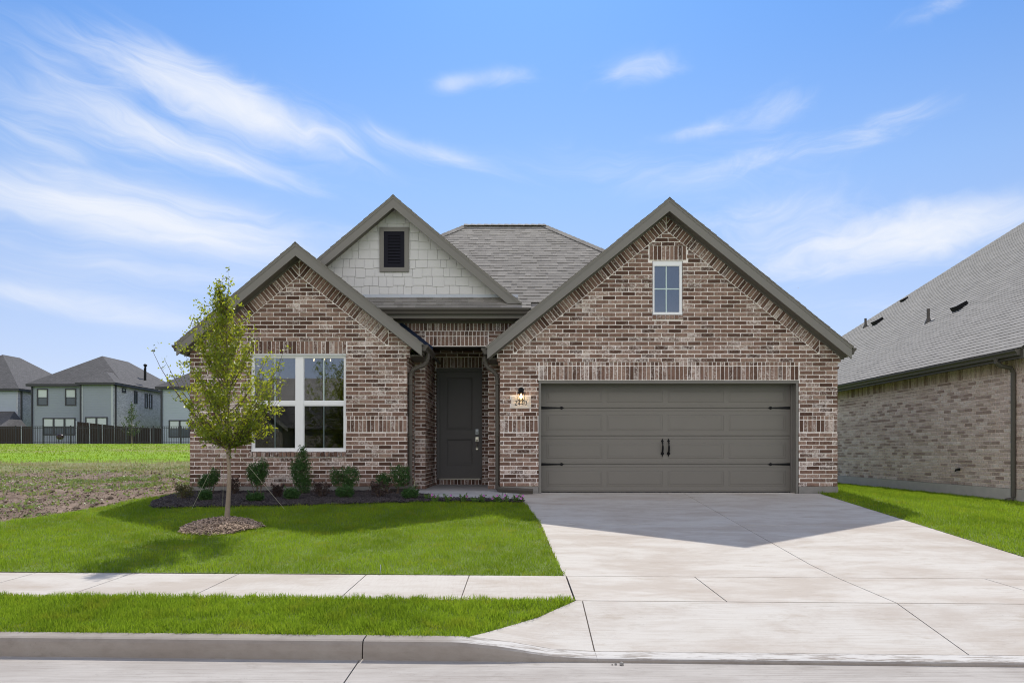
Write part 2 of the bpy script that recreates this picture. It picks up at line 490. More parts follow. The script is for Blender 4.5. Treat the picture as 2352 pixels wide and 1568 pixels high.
def ground_mat():
    """bare lot in front, a belt of weeds, then the mown common by the fence; edges broken up by noise"""
    m, t, b, _ = new_mat('lot_ground')
    co = world_co(t)
    s = t.n('ShaderNodeSeparateXYZ')
    t.put(s.inputs[0], co)
    n1 = t.noise(co, 0.35, 5.0, 0.65)
    n2 = t.noise(co, 2.2, 6.0, 0.7)
    n3 = t.noise(co, 14.0, 5.0, 0.7)
    dirt = t.mix(t.ramp(n2, 0.35, 0.68), (0.150, 0.104, 0.074), (0.32, 0.240, 0.182))
    dirt = t.mix(t.m('MULTIPLY', t.ramp(n3, 0.45, 0.7), 0.6), dirt, (0.085, 0.063, 0.046))
    nf = t.noise(co, 46.0, 3.0, 0.7)
    dirt = t.mix(t.m('MULTIPLY', t.ramp(nf, 0.63, 0.72), 0.55), dirt, (0.55, 0.52, 0.45))
    weed = t.mix(t.ramp(n3, 0.35, 0.65), (0.13, 0.15, 0.055), (0.29, 0.27, 0.13))
    mown = t.mix(t.ramp(n2, 0.3, 0.7), (0.145, 0.275, 0.012), (0.255, 0.385, 0.030))
    dry = t.mix(t.ramp(n3, 0.35, 0.65), (0.22, 0.21, 0.07), (0.30, 0.26, 0.12))
    yy = t.m('ADD', s.outputs[1], t.m('MULTIPLY', t.m('SUBTRACT', n1, 0.5), 6.0))
    yy = t.m('ADD', yy, t.m('MULTIPLY', t.m('SUBTRACT', n2, 0.5), 5.0))
    c = t.mix(t.ramp(yy, 19.5, 22.0), dirt, weed)
    # scattered green in the dirt and straw in the mown strip
    c = t.mix(t.m('MULTIPLY', t.ramp(n1, 0.56, 0.70), t.m('MULTIPLY', t.ramp(yy, 16.0, 19.0), 0.5)), c, weed)
    yb = t.m('ADD', s.outputs[1], t.m('MULTIPLY', t.m('SUBTRACT', n2, 0.5), 2.5))
    c = t.mix(t.ramp(yb, 26.0, 27.6), c, mown)
    far = t.m('MULTIPLY', t.ramp(yb, 33.0, 42.0), t.ramp(n1, 0.42, 0.60))
    c = t.mix(t.m('MULTIPLY', far, 0.8), c, dry)
    # front strip of the street side is plain turf
    c = t.mix(t.ramp(s.outputs[1], -3.2, -3.6), c, mown)
    t.put(b.inputs['Base Color'], c)
    b.inputs['Roughness'].default_value = 0.95
    b.inputs['Specular IOR Level'].default_value = 0.15
    bump(t, b, t.m('ADD', n3, t.m('MULTIPLY', n2, 2.0)), 0.05, 0.8)
    return m


M_GROUND = ground_mat()

# ------------------------------------------------------------------ building helpers
ORG = {}


def setp(o, label=None, cat=None, group=None, kind=None):
    if label:
        o['label'] = label
    if cat:
        o['category'] = cat
    if group:
        o['group'] = group
    if kind:
        o['kind'] = kind
    return o


def thing(name, loc, label, cat, group=None, rz=0.0):
    o = bpy.data.objects.new(name, None)
    o.empty_display_size = 0.2
    COL.objects.link(o)
    o.location = loc
    o.rotation_euler = (0, 0, rz)
    ORG[o.name] = Vector(loc)
    return setp(o, label, cat, group)


def link_mesh(name, me, mats, parent, origin, smooth):
    for m in (mats if isinstance(mats, (list, tuple)) else [mats]):
        me.materials.append(m)
    if smooth:
        me.polygons.foreach_set('use_smooth', [True] * len(me.polygons))
    o = bpy.data.objects.new(name, me)
    COL.objects.link(o)
    if parent is not None:
        o.parent = parent
        ORG[o.name] = ORG[parent.name]
    else:
        o.location = origin
        ORG[o.name] = Vector(origin)
    return o


class MB:
    def __init__(self):
        self.v, self.f, self.mi, self.uv = [], [], [], None

    def add(self, vs, fs, mi=0):
        b = len(self.v)
        self.v.extend(vs)
        for f in fs:
            self.f.append([b + i for i in f])
            self.mi.append(mi)

    def box(self, x0, x1, y0, y1, z0, z1, mi=0):
        x0, x1 = min(x0, x1), max(x0, x1)
        y0, y1 = min(y0, y1), max(y0, y1)
        z0, z1 = min(z0, z1), max(z0, z1)
        self.add([(x0, y0, z0), (x1, y0, z0), (x1, y1, z0), (x0, y1, z0), (x0, y0, z1), (x1, y0, z1), (x1, y1, z1), (x0, y1, z1)],
                 [(3, 2, 1, 0), (4, 5, 6, 7), (0, 1, 5, 4), (1, 2, 6, 5), (2, 3, 7, 6), (3, 0, 4, 7)], mi)

    def prism(self, pts, vec, mi=0, back=True):
        n = len(pts)
        p2 = [(p[0] + vec[0], p[1] + vec[1], p[2] + vec[2]) for p in pts]
        fs = [list(range(n))] + [[i, i + n, (i + 1) % n + n, (i + 1) % n] for i in range(n)]
        if back:
            fs.append(list(range(2 * n - 1, n - 1, -1)))
        self.add(list(pts) + p2, fs, mi)

    def obox(self, c, ax, ay, az_, mi=0):
        """box from centre and three half-axis vectors"""
        c, ax, ay, az_ = map(Vector, (c, ax, ay, az_))
        vs = []
        for k in (-1, 1):
            for (i, j) in ((-1, -1), (1, -1), (1, 1), (-1, 1)):
                vs.append(tuple(c + ax * i + ay * j + az_ * k))
        self.add(vs, [(3, 2, 1, 0), (4, 5, 6, 7), (0, 1, 5, 4), (1, 2, 6, 5), (2, 3, 7, 6), (3, 0, 4, 7)], mi)

    def tube(self, path, radii, n=8, mi=0, cap=True, squash=None):
        path = [Vector(p) for p in path]
        if not isinstance(radii, (list, tuple)):
            radii = [radii] * len(path)
        rings = []
        up = Vector((0.13, 0.21, 0.97)).normalized()
        for i, p in enumerate(path):
            d = (path[min(i + 1, len(path) - 1)] - path[max(i - 1, 0)]).normalized()
            a = d.cross(up)
            if a.length < 0.05:
                a = d.cross(Vector((1, 0.1, 0)))
            a.normalize()
            b = d.cross(a)
            r = radii[i]
            rings.append([tuple(p + (a * math.cos(t) + b * math.sin(t)) * r) for t in [2 * math.pi * k / n for k in range(n)]])
        vs = [q for r in rings for q in r]
        fs = []
        for i in range(len(path) - 1):
            for k in range(n):
                fs.append((i * n + k, i * n + (k + 1) % n, (i + 1) * n + (k + 1) % n, (i + 1) * n + k))
        if cap:
            fs.append(tuple(range(n - 1, -1, -1)))
            fs.append(tuple(range((len(path) - 1) * n, len(path) * n)))
        self.add(vs, fs, mi)

    def lathe(self, c, prof, n=16, mi=0, axis='Z'):
        c = Vector(c)
        vs, fs = [], []
        for (r, h) in prof:
            for k in range(n):
                t = 2 * math.pi * k / n
                if axis == 'Z':
                    vs.append(tuple(c + Vector((r * math.cos(t), r * math.sin(t), h))))
                else:
                    vs.append(tuple(c + Vector((r * math.cos(t), h, r * math.sin(t)))))
        for i in range(len(prof) - 1):
            for k in range(n):
                fs.append((i * n + k, i * n + (k + 1) % n, (i + 1) * n + (k + 1) % n, (i + 1) * n + k))
        fs.append(tuple(range(n - 1, -1, -1)))
        fs.append(tuple(range((len(prof) - 1) * n, len(prof) * n)))
        self.add(vs, fs, mi)

    def build(self, name, mats, parent=None, origin=(0, 0, 0), smooth=False, uvfun=None):
        og = ORG[parent.name] if parent is not None else Vector(origin)
        me = bpy.data.meshes.new(name)
        vs = [(p[0] - og[0], p[1] - og[1], p[2] - og[2]) for p in self.v]
        me.from_pydata(vs, [], self.f)
        me.update()
        if isinstance(mats, (list, tuple)) and len(mats) > 1:
            me.polygons.foreach_set('material_index', self.mi)
        if uvfun:
            uvl = me.uv_layers.new(name='UVMap')
            for p in me.polygons:
                for li in p.loop_indices:
                    q = self.v[me.loops[li].vertex_index]
                    uvl.data[li].uv = uvfun(q, p.normal)
        o = link_mesh(name, me, mats, parent, origin, smooth)
        return o


def np_mesh(name, verts, faces, mats, parent=None, origin=(0, 0, 0), smooth=False, mi=None):
    """fast mesh from numpy arrays; faces all have the same number of corners"""
    og = np.array(ORG[parent.name] if parent is not None else origin, dtype=np.float32)
    verts = np.asarray(verts, dtype=np.float32) - og
    faces = np.asarray(faces, dtype=np.int32)
    k = faces.shape[1]
    me = bpy.data.meshes.new(name)
    me.vertices.add(len(verts))
    me.vertices.foreach_set('co', verts.ravel())
    me.loops.add(faces.size)
    me.loops.foreach_set('vertex_index', faces.ravel())
    me.polygons.add(len(faces))
    me.polygons.foreach_set('loop_start', np.arange(0, faces.size, k, dtype=np.int32))
    if mi is not None:
        me.polygons.foreach_set('material_index', np.asarray(mi, dtype=np.int32))
    me.update(calc_edges=True)
    return link_mesh(name, me, mats, parent, origin, smooth)


def clip(poly, planes):
    for (a, b, c) in planes:
        out = []
        n = len(poly)
        for i in range(n):
            p, q = poly[i], poly[(i + 1) % n]
            dp, dq = a * p[0] + b * p[1] - c, a * q[0] + b * q[1] - c
            if dp <= 0:
                out.append(p)
            if (dp < 0 < dq) or (dq < 0 < dp):
                t = dp / (dp - dq)
                out.append((p[0] + (q[0] - p[0]) * t, p[1] + (q[1] - p[1]) * t))
        poly = out
        if len(poly) < 3:
            return []
    return poly


def area(p):
    return 0.5 * abs(sum(p[i][0] * p[(i + 1) % len(p)][1] - p[(i + 1) % len(p)][0] * p[i][1] for i in range(len(p))))


def ccw_planes(poly):
    """half planes of a convex counter-clockwise polygon"""
    out = []
    for i in range(len(poly)):
        (x0, y0), (x1, y1) = poly[i], poly[(i + 1) % len(poly)]
        a, b = (y1 - y0), -(x1 - x0)
        out.append((a, b, a * x0 + b * y0))
    return out


def minus(rects, h):
    out = []
    for (a, b, c, d) in rects:
        if h[0] >= b or h[1] <= a or h[2] >= d or h[3] <= c:
            out.append((a, b, c, d))
            continue
        if h[0] > a:
            out.append((a, h[0], c, d))
        if h[1] < b:
            out.append((h[1], b, c, d))
        a2, b2 = max(a, h[0]), min(b, h[1])
        if h[2] > c:
            out.append((a2, b2, c, h[2]))
        if h[3] < d:
            out.append((a2, b2, h[3], d))
    return out


CH, BL, JT = 0.080, 0.254, 0.0165
DEPTH = 0.10


def brick(mb, fr, poly, rg, jit=0.0018):
    if len(poly) < 3 or area(poly) < 4e-4:
        return
    d = rg.uniform(-0.002, 0.002)
    pts = [(u + rg.uniform(-jit, jit), v + rg.uniform(-jit, jit)) for u, v in poly]
    front = [fr(u, v, d) for u, v in pts]
    back = fr(0, 0, -DEPTH)
    z0 = fr(0, 0, d)
    mb.prism(front, tuple(back[i] - z0[i] for i in range(3)), 0, False)


def brickwork(mb, fr, pieces, holes, vb, seed, phase=0.0):
    rg = random.Random(seed)
    for (u0, u1, v0, v1, planes) in pieces:
        i = int(math.floor((v0 - vb) / CH))
        while vb + i * CH < v1:
            c, d = max(v0, vb + i * CH), min(v1, vb + i * CH + CH - JT)
            if d - c > 0.012:
                off = (BL / 2 if i % 2 else 0.0) + phase
                k = int(math.floor((u0 - off) / BL)) - 1
                while off + k * BL < u1:
                    a, b = max(u0, off + k * BL), min(u1, off + k * BL + BL - JT)
                    k += 1
                    if b - a < 0.02:
                        continue
                    rs = [(a, b, c, d)]
                    for h in holes:
                        rs = minus(rs, h)
                    for (a2, b2, c2, d2) in rs:
                        if b2 - a2 < 0.018 or d2 - c2 < 0.026:
                            continue
                        brick(mb, fr, clip([(a2, c2), (b2, c2), (b2, d2), (a2, d2)], planes), rg)
            i += 1


def soldiers(mb, fr, u0, u1, v0, v1, seed, pitch=CH, planes=()):
    rg = random.Random(seed)
    n = max(1, round((u1 - u0) / pitch))
    p = (u1 - u0) / n
    for k in range(n):
        a = u0 + k * p + JT / 2
        brick(mb, fr, clip([(a, v0 + JT / 2), (a + p - JT, v0 + JT / 2), (a + p - JT, v1 - JT / 2), (a, v1 - JT / 2)], planes), rg)


def mortar(mb, fr, pieces, holes):
    g = 0.006
    hs_ = [(h[0] - g, h[1] + g, h[2] - g, h[3] + g) for h in holes]
    for (u0, u1, v0, v1, planes) in pieces:
        rs = [(u0, u1, v0, v1)]
        for h in hs_:
            rs = minus(rs, h)
        for (a, b, c, d) in rs:
            poly = clip([(a, c), (b, c), (b, d), (a, d)], planes)
            if len(poly) < 3:
                continue
            z0, zb = fr(0, 0, -0.009), fr(0, 0, -DEPTH)
            mb.prism([fr(u, v, -0.009) for u, v in poly], tuple(zb[i] - z0[i] for i in range(3)), 1, True)


def front(Y):
    return lambda u, v, d: (u, Y - d, v)


def facing_px(X):
    return lambda u, v, d: (X + d, u, v)


def facing_nx(X):
    return lambda u, v, d: (X - d, u, v)


def rake_band(mb, fr, ua, va, sl, us, side, length, cutplane, seed):
    """soldier bricks laid square to the roof slope along a gable"""
    rg = random.Random(seed)
    L = math.hypot(1, sl)
    dx, dv = side / L, -sl / L
    nx, nv = side * sl / L, 1 / L
    tot = abs(us - ua) * L + 0.3
    n = int(tot / CH)
    stops = [(side, 0, us * side), (-side, 0, -(ua + side * JT * 0.5) * side), cutplane]
    for k in range(-4, n):
        a0, a1 = k * CH + JT / 2, (k + 1) * CH - JT / 2
        b0, b1 = JT * 0.8, length
        poly = [(ua + dx * a + nx * b, va + dv * a + nv * b) for a, b in ((a0, b0), (a1, b0), (a1, b1), (a0, b1))]
        brick(mb, fr, clip(poly, stops), rg)


def shingles(mb, O, U, V, N, poly, expo=0.145, seed=1, wr=(0.10, 0.21), th=(0.006, 0.012), slip=0.0):
    rg = random.Random(seed)
    O, U, V, N = map(Vector, (O, U, V, N))
    planes = ccw_planes(poly)
    u0, u1 = min(p[0] for p in poly), max(p[0] for p in poly)
    v0, v1 = min(p[1] for p in poly), max(p[1] for p in poly)
    v = v0
    while v < v1:
        u = u0 - rg.uniform(0, 0.3)
        while u < u1:
            wd = rg.uniform(*wr)
            t = th[1] if rg.random() < 0.45 else th[0]
            dv = rg.uniform(0, slip)
            p = clip([(u, v - dv), (u + wd, v - dv), (u + wd, v + expo), (u, v + expo)], planes)
            u += wd
            if len(p) < 3 or area(p) < 1e-4:
                continue
            top = [tuple(O + U * a + V * b + N * (0.002 + t * (1 - max(0, b - v) / expo * 0.85))) for a, b in p]
            bot = [tuple(O + U * a + V * b) for a, b in p]
            n = len(p)
            mb.add(top + bot, [list(range(n))] + [[i, i + n, (i + 1) % n + n, (i + 1) % n] for i in range(n)])
        v += expo


def at(x, y, Y):
    s = F / Y
    return ((x - CX) / s, Y, CZ + (HY - y) / s)


# ------------------------------------------------------------------ terrain
def sstep(a, b, x):
    t = np.clip((x - a) / (b - a), 0, 1)
    return t * t * (3 - 2 * t)


def vv(x, y):
    """street coordinate: the street runs 2.1 degrees off the house front"""
    return y + 0.037 * x


def drive_z(y):
    return -0.0715 * (13.87 - y)


def T(x, y):
    x, y = np.asarray(x, float), np.asarray(y, float)
    v = vv(x, y)
    left = np.interp(v, [7.32, 10, 12.2, 13.87], [-0.455, -0.265, -0.07, 0.02])
    right = np.interp(y, [7.0, 13.87], [-0.49, -0.005])
    k = sstep(-1.2, 0.6, x)
    z = left * (1 - k) + right * k
    rise = 0.0305 * np.clip(v - 13.87, 0, 46.5)
    z = z + rise * sstep(6.0, -8.0, x)
    z = z - 0.18 * sstep(6.1, 9.6, x) * sstep(6.0, 12.0, y)
    lot = sstep(-6.6, -8.5, x) * sstep(6, 10, y) * sstep(45, 25, y)
    z = z + lot * (0.035 * np.sin(x * 1.9 + y * 0.7) * np.sin(y * 1.3 - x * 0.4) + 0.02 * np.sin(x * 4.1 + 1.0) * np.sin(y * 3.3 + x))
    return z


def ground_at(x, y, off=0.0, lo=5.3, hi=64.0):
    """the point of the terrain seen at photo position x, y"""
    prev = None
    for Y in np.arange(lo, hi, 0.02):
        X = (x - CX) * Y / F
        dz = CZ + (HY - y) * Y / F - (float(T(X, Y)) + off)
        if prev is not None and prev > 0 >= dz:
            break
        prev = dz
    return (X, float(Y), float(T(X, Y)) + off)


def ground_obj():
    xs = np.concatenate([np.linspace(-2500, -120, 12), np.arange(-110, -24, 3.0), np.arange(-24, 14, 0.33), np.arange(14, 110, 4.0), np.linspace(120, 2500, 12)])
    ys = np.concatenate([np.linspace(-2500, -60, 10), np.arange(-55, -6, 5.0), np.arange(-5, -3, 0.4), np.arange(-2.6, 6.8, 1.0), np.arange(6.9, 30, 0.33), np.arange(30, 84, 1.6), np.linspace(90, 3000, 14)])
    X, Y = np.meshgrid(xs, ys)
    Z = T(X, Y) - 0.012
    v = vv(X, Y)
    Z = np.where(v < 7.15, -0.82, Z)
    Z = np.where(v < -3.35, -0.56, Z)
    # under the house slab
    ins = (X > -6.2) & (X < 6.1) & (Y > 14.3) & (Y < 23)
    Z = np.where(ins, -0.25, Z)
    # under the driveway
    drv = (X > 0.75) & (X < 5.6) & (Y > 7.0) & (Y < 14.2)
    Z = np.where(drv, Z - 0.12, Z)
    pth = (X > -2.0) & (X < 0.6) & (Y > 12.9) & (Y < 17.2)
    Z = np.where(pth, -0.25, Z)
    nx, ny = len(xs), len(ys)
    vs = np.stack([X.ravel(), Y.ravel(), Z.ravel()], 1)
    i = np.arange(nx * ny).reshape(ny, nx)
    fs = np.stack([i[:-1, :-1].ravel(), i[:-1, 1:].ravel(), i[1:, 1:].ravel(), i[1:, :-1].ravel()], 1)
    setp(np_mesh('ground', vs, fs, M_GROUND, smooth=True), kind='structure')


ground_obj()


def loft(mb, rows, zf, nx=10, thick=0.12, gap=0.0, mi=0):
    """slab from rows (v, xl, xr) in street coordinates; zf(x, y) is the top"""
    top = []
    for (v, xl, xr) in rows:
        r = []
        for k in range(nx + 1):
            x = xl + (xr - xl) * k / nx
            y = v - 0.037 * x
            r.append((x, y, zf(x, y)))
        top.append(r)
    nr = len(top)
    vs = [p for r in top for p in r]
    fs = []
    for i in range(nr - 1):
        for k in range(nx):
            a = i * (nx + 1) + k
            fs.append((a, a + 1, a + nx + 2, a + nx + 1))
    if thick:
        rim = [(0, k) for k in range(nx + 1)] + [(i, nx) for i in range(1, nr)] + [(nr - 1, k) for k in range(nx - 1, -1, -1)] + [(i, 0) for i in range(nr - 2, 0, -1)]
        b = len(vs)
        for (i, k) in rim:
            p = top[i][k]
            vs.append((p[0], p[1], p[2] - thick))
        m = len(rim)
        for j in range(m):
            (i0, k0), (i1, k1) = rim[j], rim[(j + 1) % m]
            fs.append((i0 * (nx + 1) + k0, b + j, b + (j + 1) % m, i1 * (nx + 1) + k1))
    mb.add(vs, fs, mi)


def kerb_top(x):
    return float(np.interp(x, [-0.42, -0.1, 0.25, 0.55, 5.8, 6.7], [-0.533, -0.565, -0.622, -0.636, -0.636, -0.533]))


def sw_z(v):
    return -0.47 + (v - 6.2) * 0.013


def apron_z(x, y):
    v = vv(x, y)
    t = min(1, max(0, (v - 5.22) / 0.98))
    return (kerb_top(x) + 0.002) * (1 - t) + sw_z(6.2) * t


def drive_left(y):
    return float(np.interp(y, [7.0, 7.47, 10.66, 12.2, 12.72, 13.2], [0.49, 0.471, 0.33, 0.17, 0.09, 0.05]))


# road: concrete lanes with a joint continuing the kerb joint
g = 0.0048
M_JOINT = plain('joint_grit', (0.13, 0.105, 0.085), 0.95, 0.4, 40.0)
mb = MB()
edges = [-14.0, -8.4, -1.12, 4.45, 10.0, 16.0]
for a, b in zip(edges[:-1], edges[1:]):
    loft(mb, [(vv_, a + g + (0.02 * (5.07 - vv_) if a == -1.12 else 0), b - g + (0.02 * (5.07 - vv_) if b == -1.12 else 0)) for vv_ in (-3.25, 1.0, 3.5, 5.085)],
         lambda x, y: -0.668 - 0.012 * max(0, min(1, (5.07 - vv(x, y)) / 4)) * -1 * 0.0, 6, 0.1)
setp(mb.build('road', M_ROAD), kind='structure')

# kerb with a lowered lip across the driveway
mb = MB()


def kerb_run(x0, x1, n):
    prof = []
    for k in range(n + 1):
        x = x0 + (x1 - x0) * k / n
        t = kerb_top(x)
        h = t + 0.668
        row = []
        for (v, z) in ((5.055, -0.72), (5.062, -0.668 + h * 0.45), (5.070, t - 0.03 * h / 0.135), (5.082, t - 0.008 * h / 0.135), (5.105, t), (5.215, t + 0.003), (5.215, -0.80)):
            row.append((x, v - 0.037 * x, z))
        prof.append(row)
    m = len(prof[0])
    vs = [p for r in prof for p in r]
    fs = [(i * m + j, i * m + j + 1, (i + 1) * m + j + 1, (i + 1) * m + j) for i in range(n) for j in range(m - 1)]
    fs += [tuple(range(m)), tuple(range(n * m + m - 1, n * m - 1, -1))]
    mb.add(vs, fs)


for (a, b, n) in ((-14, -6.2, 4), (-6.2 + g, -1.10 - g, 6), (-1.10 + g, 0.56, 24), (0.56 + g / 3, 3.66, 8), (3.66 + g, 12, 8)):
    kerb_run(a, b, n)
setp(mb.build('kerb', M_KERB, smooth=False), kind='structure')

# driveway: apron, sidewalk crossing and the sloping drive, in panels with open joints
mb = MB()
flare = [(5.225, -0.35), (5.35, -0.235), (5.55, -0.06), (5.8, 0.17), (6.0, 0.33), (6.19, 0.50)]
loft(mb, [(v, x, 0.56 - g) for v, x in flare], apron_z, 6, 0.14)
for a, b in ((0.56, 3.21), (3.21, 5.81)):
    loft(mb, [(v, a + g, b - g) for v in (5.225, 5.5, 5.8, 6.0, 6.19)], apron_z, 10, 0.14)
loft(mb, [(v, 5.81 + g, 5.81 + (6.19 - v) * 0.9 + 0.03) for v in (5.225, 5.6, 6.19)], apron_z, 4, 0.14)
for a, b in ((0.50, 1.79), (1.79, 3.21), (3.21, 4.65), (4.65, 5.81)):
    loft(mb, [(v, a + g, b - g) for v in (6.2 + g, 6.75, 7.315)], lambda x, y: sw_z(vv(x, y)), 6, 0.12)


def dz(x, y):
    v = vv(x, y)
    base = drive_z(y)
    return base * 1.0 if v > 8.0 else base + (sw_z(7.32) - drive_z(7.32 - 0.037 * x)) * (1 - (v - 7.32) / 0.68)


ys_ = [7.33, 7.6, 8.0, 8.6, 9.3, 10.0, 10.47]
loft(mb, [(v, drive_left(v), 3.21 - g) for v in ys_], dz, 8, 0.12)
loft(mb, [(v, 3.21 + g, 5.81) for v in ys_], dz, 8, 0.12)
ys_ = [10.482, 11.0, 11.6, 12.2, 12.6, 13.0, 13.5, 14.0]
loft(mb, [(v, drive_left(v - 0.01), 3.21 - g) for v in ys_], lambda x, y: drive_z(min(y, 13.87)), 8, 0.12)
loft(mb, [(v, 3.21 + g, 5.81) for v in ys_], lambda x, y: drive_z(min(y, 13.87)), 8, 0.12)
mb.box(0.42, 5.43, 13.98, 14.6, -0.12, -0.003)
loft(mb, [(v, 0.56, 5.80) for v in (5.23, 5.5, 5.8, 6.0, 6.2)], lambda x, y: apron_z(x, y) - 0.012, 10, 0.0, 0.0, 1)
loft(mb, [(v, 0.51, 5.80) for v in (6.2, 6.75, 7.32)], lambda x, y: sw_z(vv(x, y)) - 0.012, 6, 0.0, 0.0, 1)
loft(mb, [(v, 0.52, 5.79) for v in (7.32, 7.6, 8.0, 9.3, 10.0, 10.47)], lambda x, y: dz(x, y) - 0.012, 8, 0.0, 0.0, 1)
loft(mb, [(v, 0.40, 5.79) for v in (10.47, 11.6, 12.6, 13.5, 14.0)], lambda x, y: drive_z(min(y, 13.87)) - 0.012, 8, 0.0, 0.0, 1)
setp(mb.build('driveway', [M_DRIVE, M_JOINT]), kind='structure')

# sidewalk on the left
mb = MB()
xs_ = [-14, -12.6, -11.2, -9.9, -8.7, -7.5, -6.2, -5.02, -4.0, -2.88, -1.55, -0.49, 0.494]
for a, b in zip(xs_[:-1], xs_[1:]):
    ta = {-1.55: 0.26, -2.88: 0.16, -4.0: 0.22, -5.02: 0.2}.get(a, 0.05)
    tb = {-1.55: 0.26, -2.88: 0.16, -4.0: 0.22, -5.02: 0.2}.get(b, 0.02)
    loft(mb, [(v, a + g + 0 * ta, b - g) for v in (6.2, 6.75, 7.32)], lambda x, y: sw_z(vv(x, y)), 3, 0.12)
for a, b in ((5.83, 7.2), (7.2, 8.6), (8.6, 10), (10, 11.4), (11.4, 12.8)):
    loft(mb, [(v, a + g, b - g) for v in (6.2, 6.75, 7.32)], lambda x, y: sw_z(vv(x, y)), 3, 0.12)
loft(mb, [(v, -13.9, 0.49) for v in (6.21, 6.75, 7.31)], lambda x, y: sw_z(vv(x, y)) - 0.012, 12, 0.0, 0.0, 1)
setp(mb.build('sidewalk', [M_WALK, M_JOINT]), kind='structure')

# walkway and porch slab
mb = MB()
mb.prism([(-1.66, 12.69, -0.02), (-0.28, 12.69, -0.03), (-0.28, 13.86, 0.026), (-2.09, 13.86, 0.026), (-2.09, 13.25, 0.0)][::-1], (0, 0, -0.14))
mb.prism([(-0.272, 12.69, -0.03), (0.085, 12.69, -0.082), (0.045, 13.86, 0.012), (-0.272, 13.86, 0.026)][::-1], (0, 0, -0.14))
mb.box(-2.10, -0.36, 13.868, 16.62, -0.14, 0.028)
setp(mb.build('walkway', M_PORCH), kind='structure')


# lawns: a thin turf sheet under the blades
def lawn_left(y):
    return float(np.interp(y, [7.2, 8.6, 9.6, 10.55, 11.7, 12.8, 13.6, 14.2], [-11.5, -9.4, -8.3, -7.55, -6.95, -6.7, -6.52, -6.42]))


BED = [(-6.40, 13.86), (-6.38, 13.1), (-6.25, 12.3), (-5.98, 11.72), (-4.35, 11.86), (-3.2, 12.0), (-1.4, 12.28), (0.10, 12.42)]


def bed_front(x):
    return float(np.interp(x, [p[0] for p in BED], [p[1] for p in BED]))


def lawn_y1(x):
    return bed_front(x) if x > -6.40 else 14.2


mb = MB()
N1 = 44
cols = []
for k in range(N1 + 1):
    x = -11.5 + (0.46 + 11.5) * k / N1
    y0 = 7.325 - 0.037 * x
    y1 = lawn_y1(x)
    ym = float(np.interp(x, [-11.5, -9.4, -8.3, -7.55, -6.95, -6.7, -6.52, -6.42], [7.8, 8.6, 9.6, 10.55, 11.7, 12.8, 13.6, 14.2]))
    if x < -6.42:
        y1 = max(y0 + 0.05, ym)
    if x > 0.10:
        y1 = float(np.interp(x, [0.10, 0.17, 0.33, 0.471], [12.42, 12.2, 10.66, 7.5]))
    cols.append([(x, y0 + (y1 - y0) * j / 14, 0) for j in range(15)])
vs = [(p[0], p[1], float(T(p[0], p[1])) + 0.004) for c in cols for p in c]
mb.add(vs, [(i * 15 + j, (i + 1) * 15 + j, (i + 1) * 15 + j + 1, i * 15 + j + 1) for i in range(N1) for j in range(14)])
loft(mb, [(v, 5.815, 14.0) for v in np.arange(7.33, 27, 0.8)], lambda x, y: float(T(x, y)) + 0.004, 14, 0.0)
loft(mb, [(v, -14.0, x) for v, x in flare], lambda x, y: apron_z(x, y) - 0.006, 30, 0.1)
loft(mb, [(v, 5.86 + (6.19 - v) * 0.9, 12.0) for v in (5.225, 5.6, 6.19)], lambda x, y: apron_z(x, y) - 0.006, 20, 0.1)
setp(mb.build('turf', M_LAWNSOIL), kind='structure')

# planting bed
mb = MB()
nb = 40
vs = []
for k in range(nb + 1):
    x = -6.40 + 6.50 * k / nb
    yb = 13.87 if x < -2.12 else (13.3 if x < -1.62 else 12.70)
    y0 = bed_front(x)
    for j in range(9):
        y = y0 + (yb - y0) * j / 8
        hump = 0.035 * math.sin(math.pi * min(1, j / 8 * 1.6) * 0.5) if x < -1.6 else 0.02 * math.sin(math.pi * j / 8)
        vs.append((x, y, float(T(x, y)) + 0.006 + hump * (1 if j else 0) + 0.006 * math.sin(x * 9) * math.sin(y * 11)))
mb.add(vs, [(i * 9 + j, (i + 1) * 9 + j, (i + 1) * 9 + j + 1, i * 9 + j + 1) for i in range(nb) for j in range(8)])
setp(mb.build('mulch_bed', M_MULCHSOIL, smooth=True), kind='structure')

# ------------------------------------------------------------------ the house
YW = 13.866
house = thing('brick_house', (0, 14, 0), 'single storey brown brick house with dark front door, grey garage door and three gables', 'house')


def wx(x):
    return (x - CX) / 119.0


def wz(y):
    return CZ + (HY - y) / 119.0


# --- gable outlines (rake tops, on the plane of the rake boards)
YF = 13.566
GL = dict(xl=-6.44, zl=2.852, xa=-4.19, za=4.739, xr=-1.806, zr=2.852)
GG = dict(xl=-0.565, zl=2.793, xa=2.877, za=5.58, xr=6.32, zr=2.793)


def slopes(G):
    return (G['za'] - G['zl']) / (G['xa'] - G['xl']), (G['za'] - G['zr']) / (G['xr'] - G['xa'])


# --- front walls
mb = MB()
fr = front(YW)
VB = 0.134
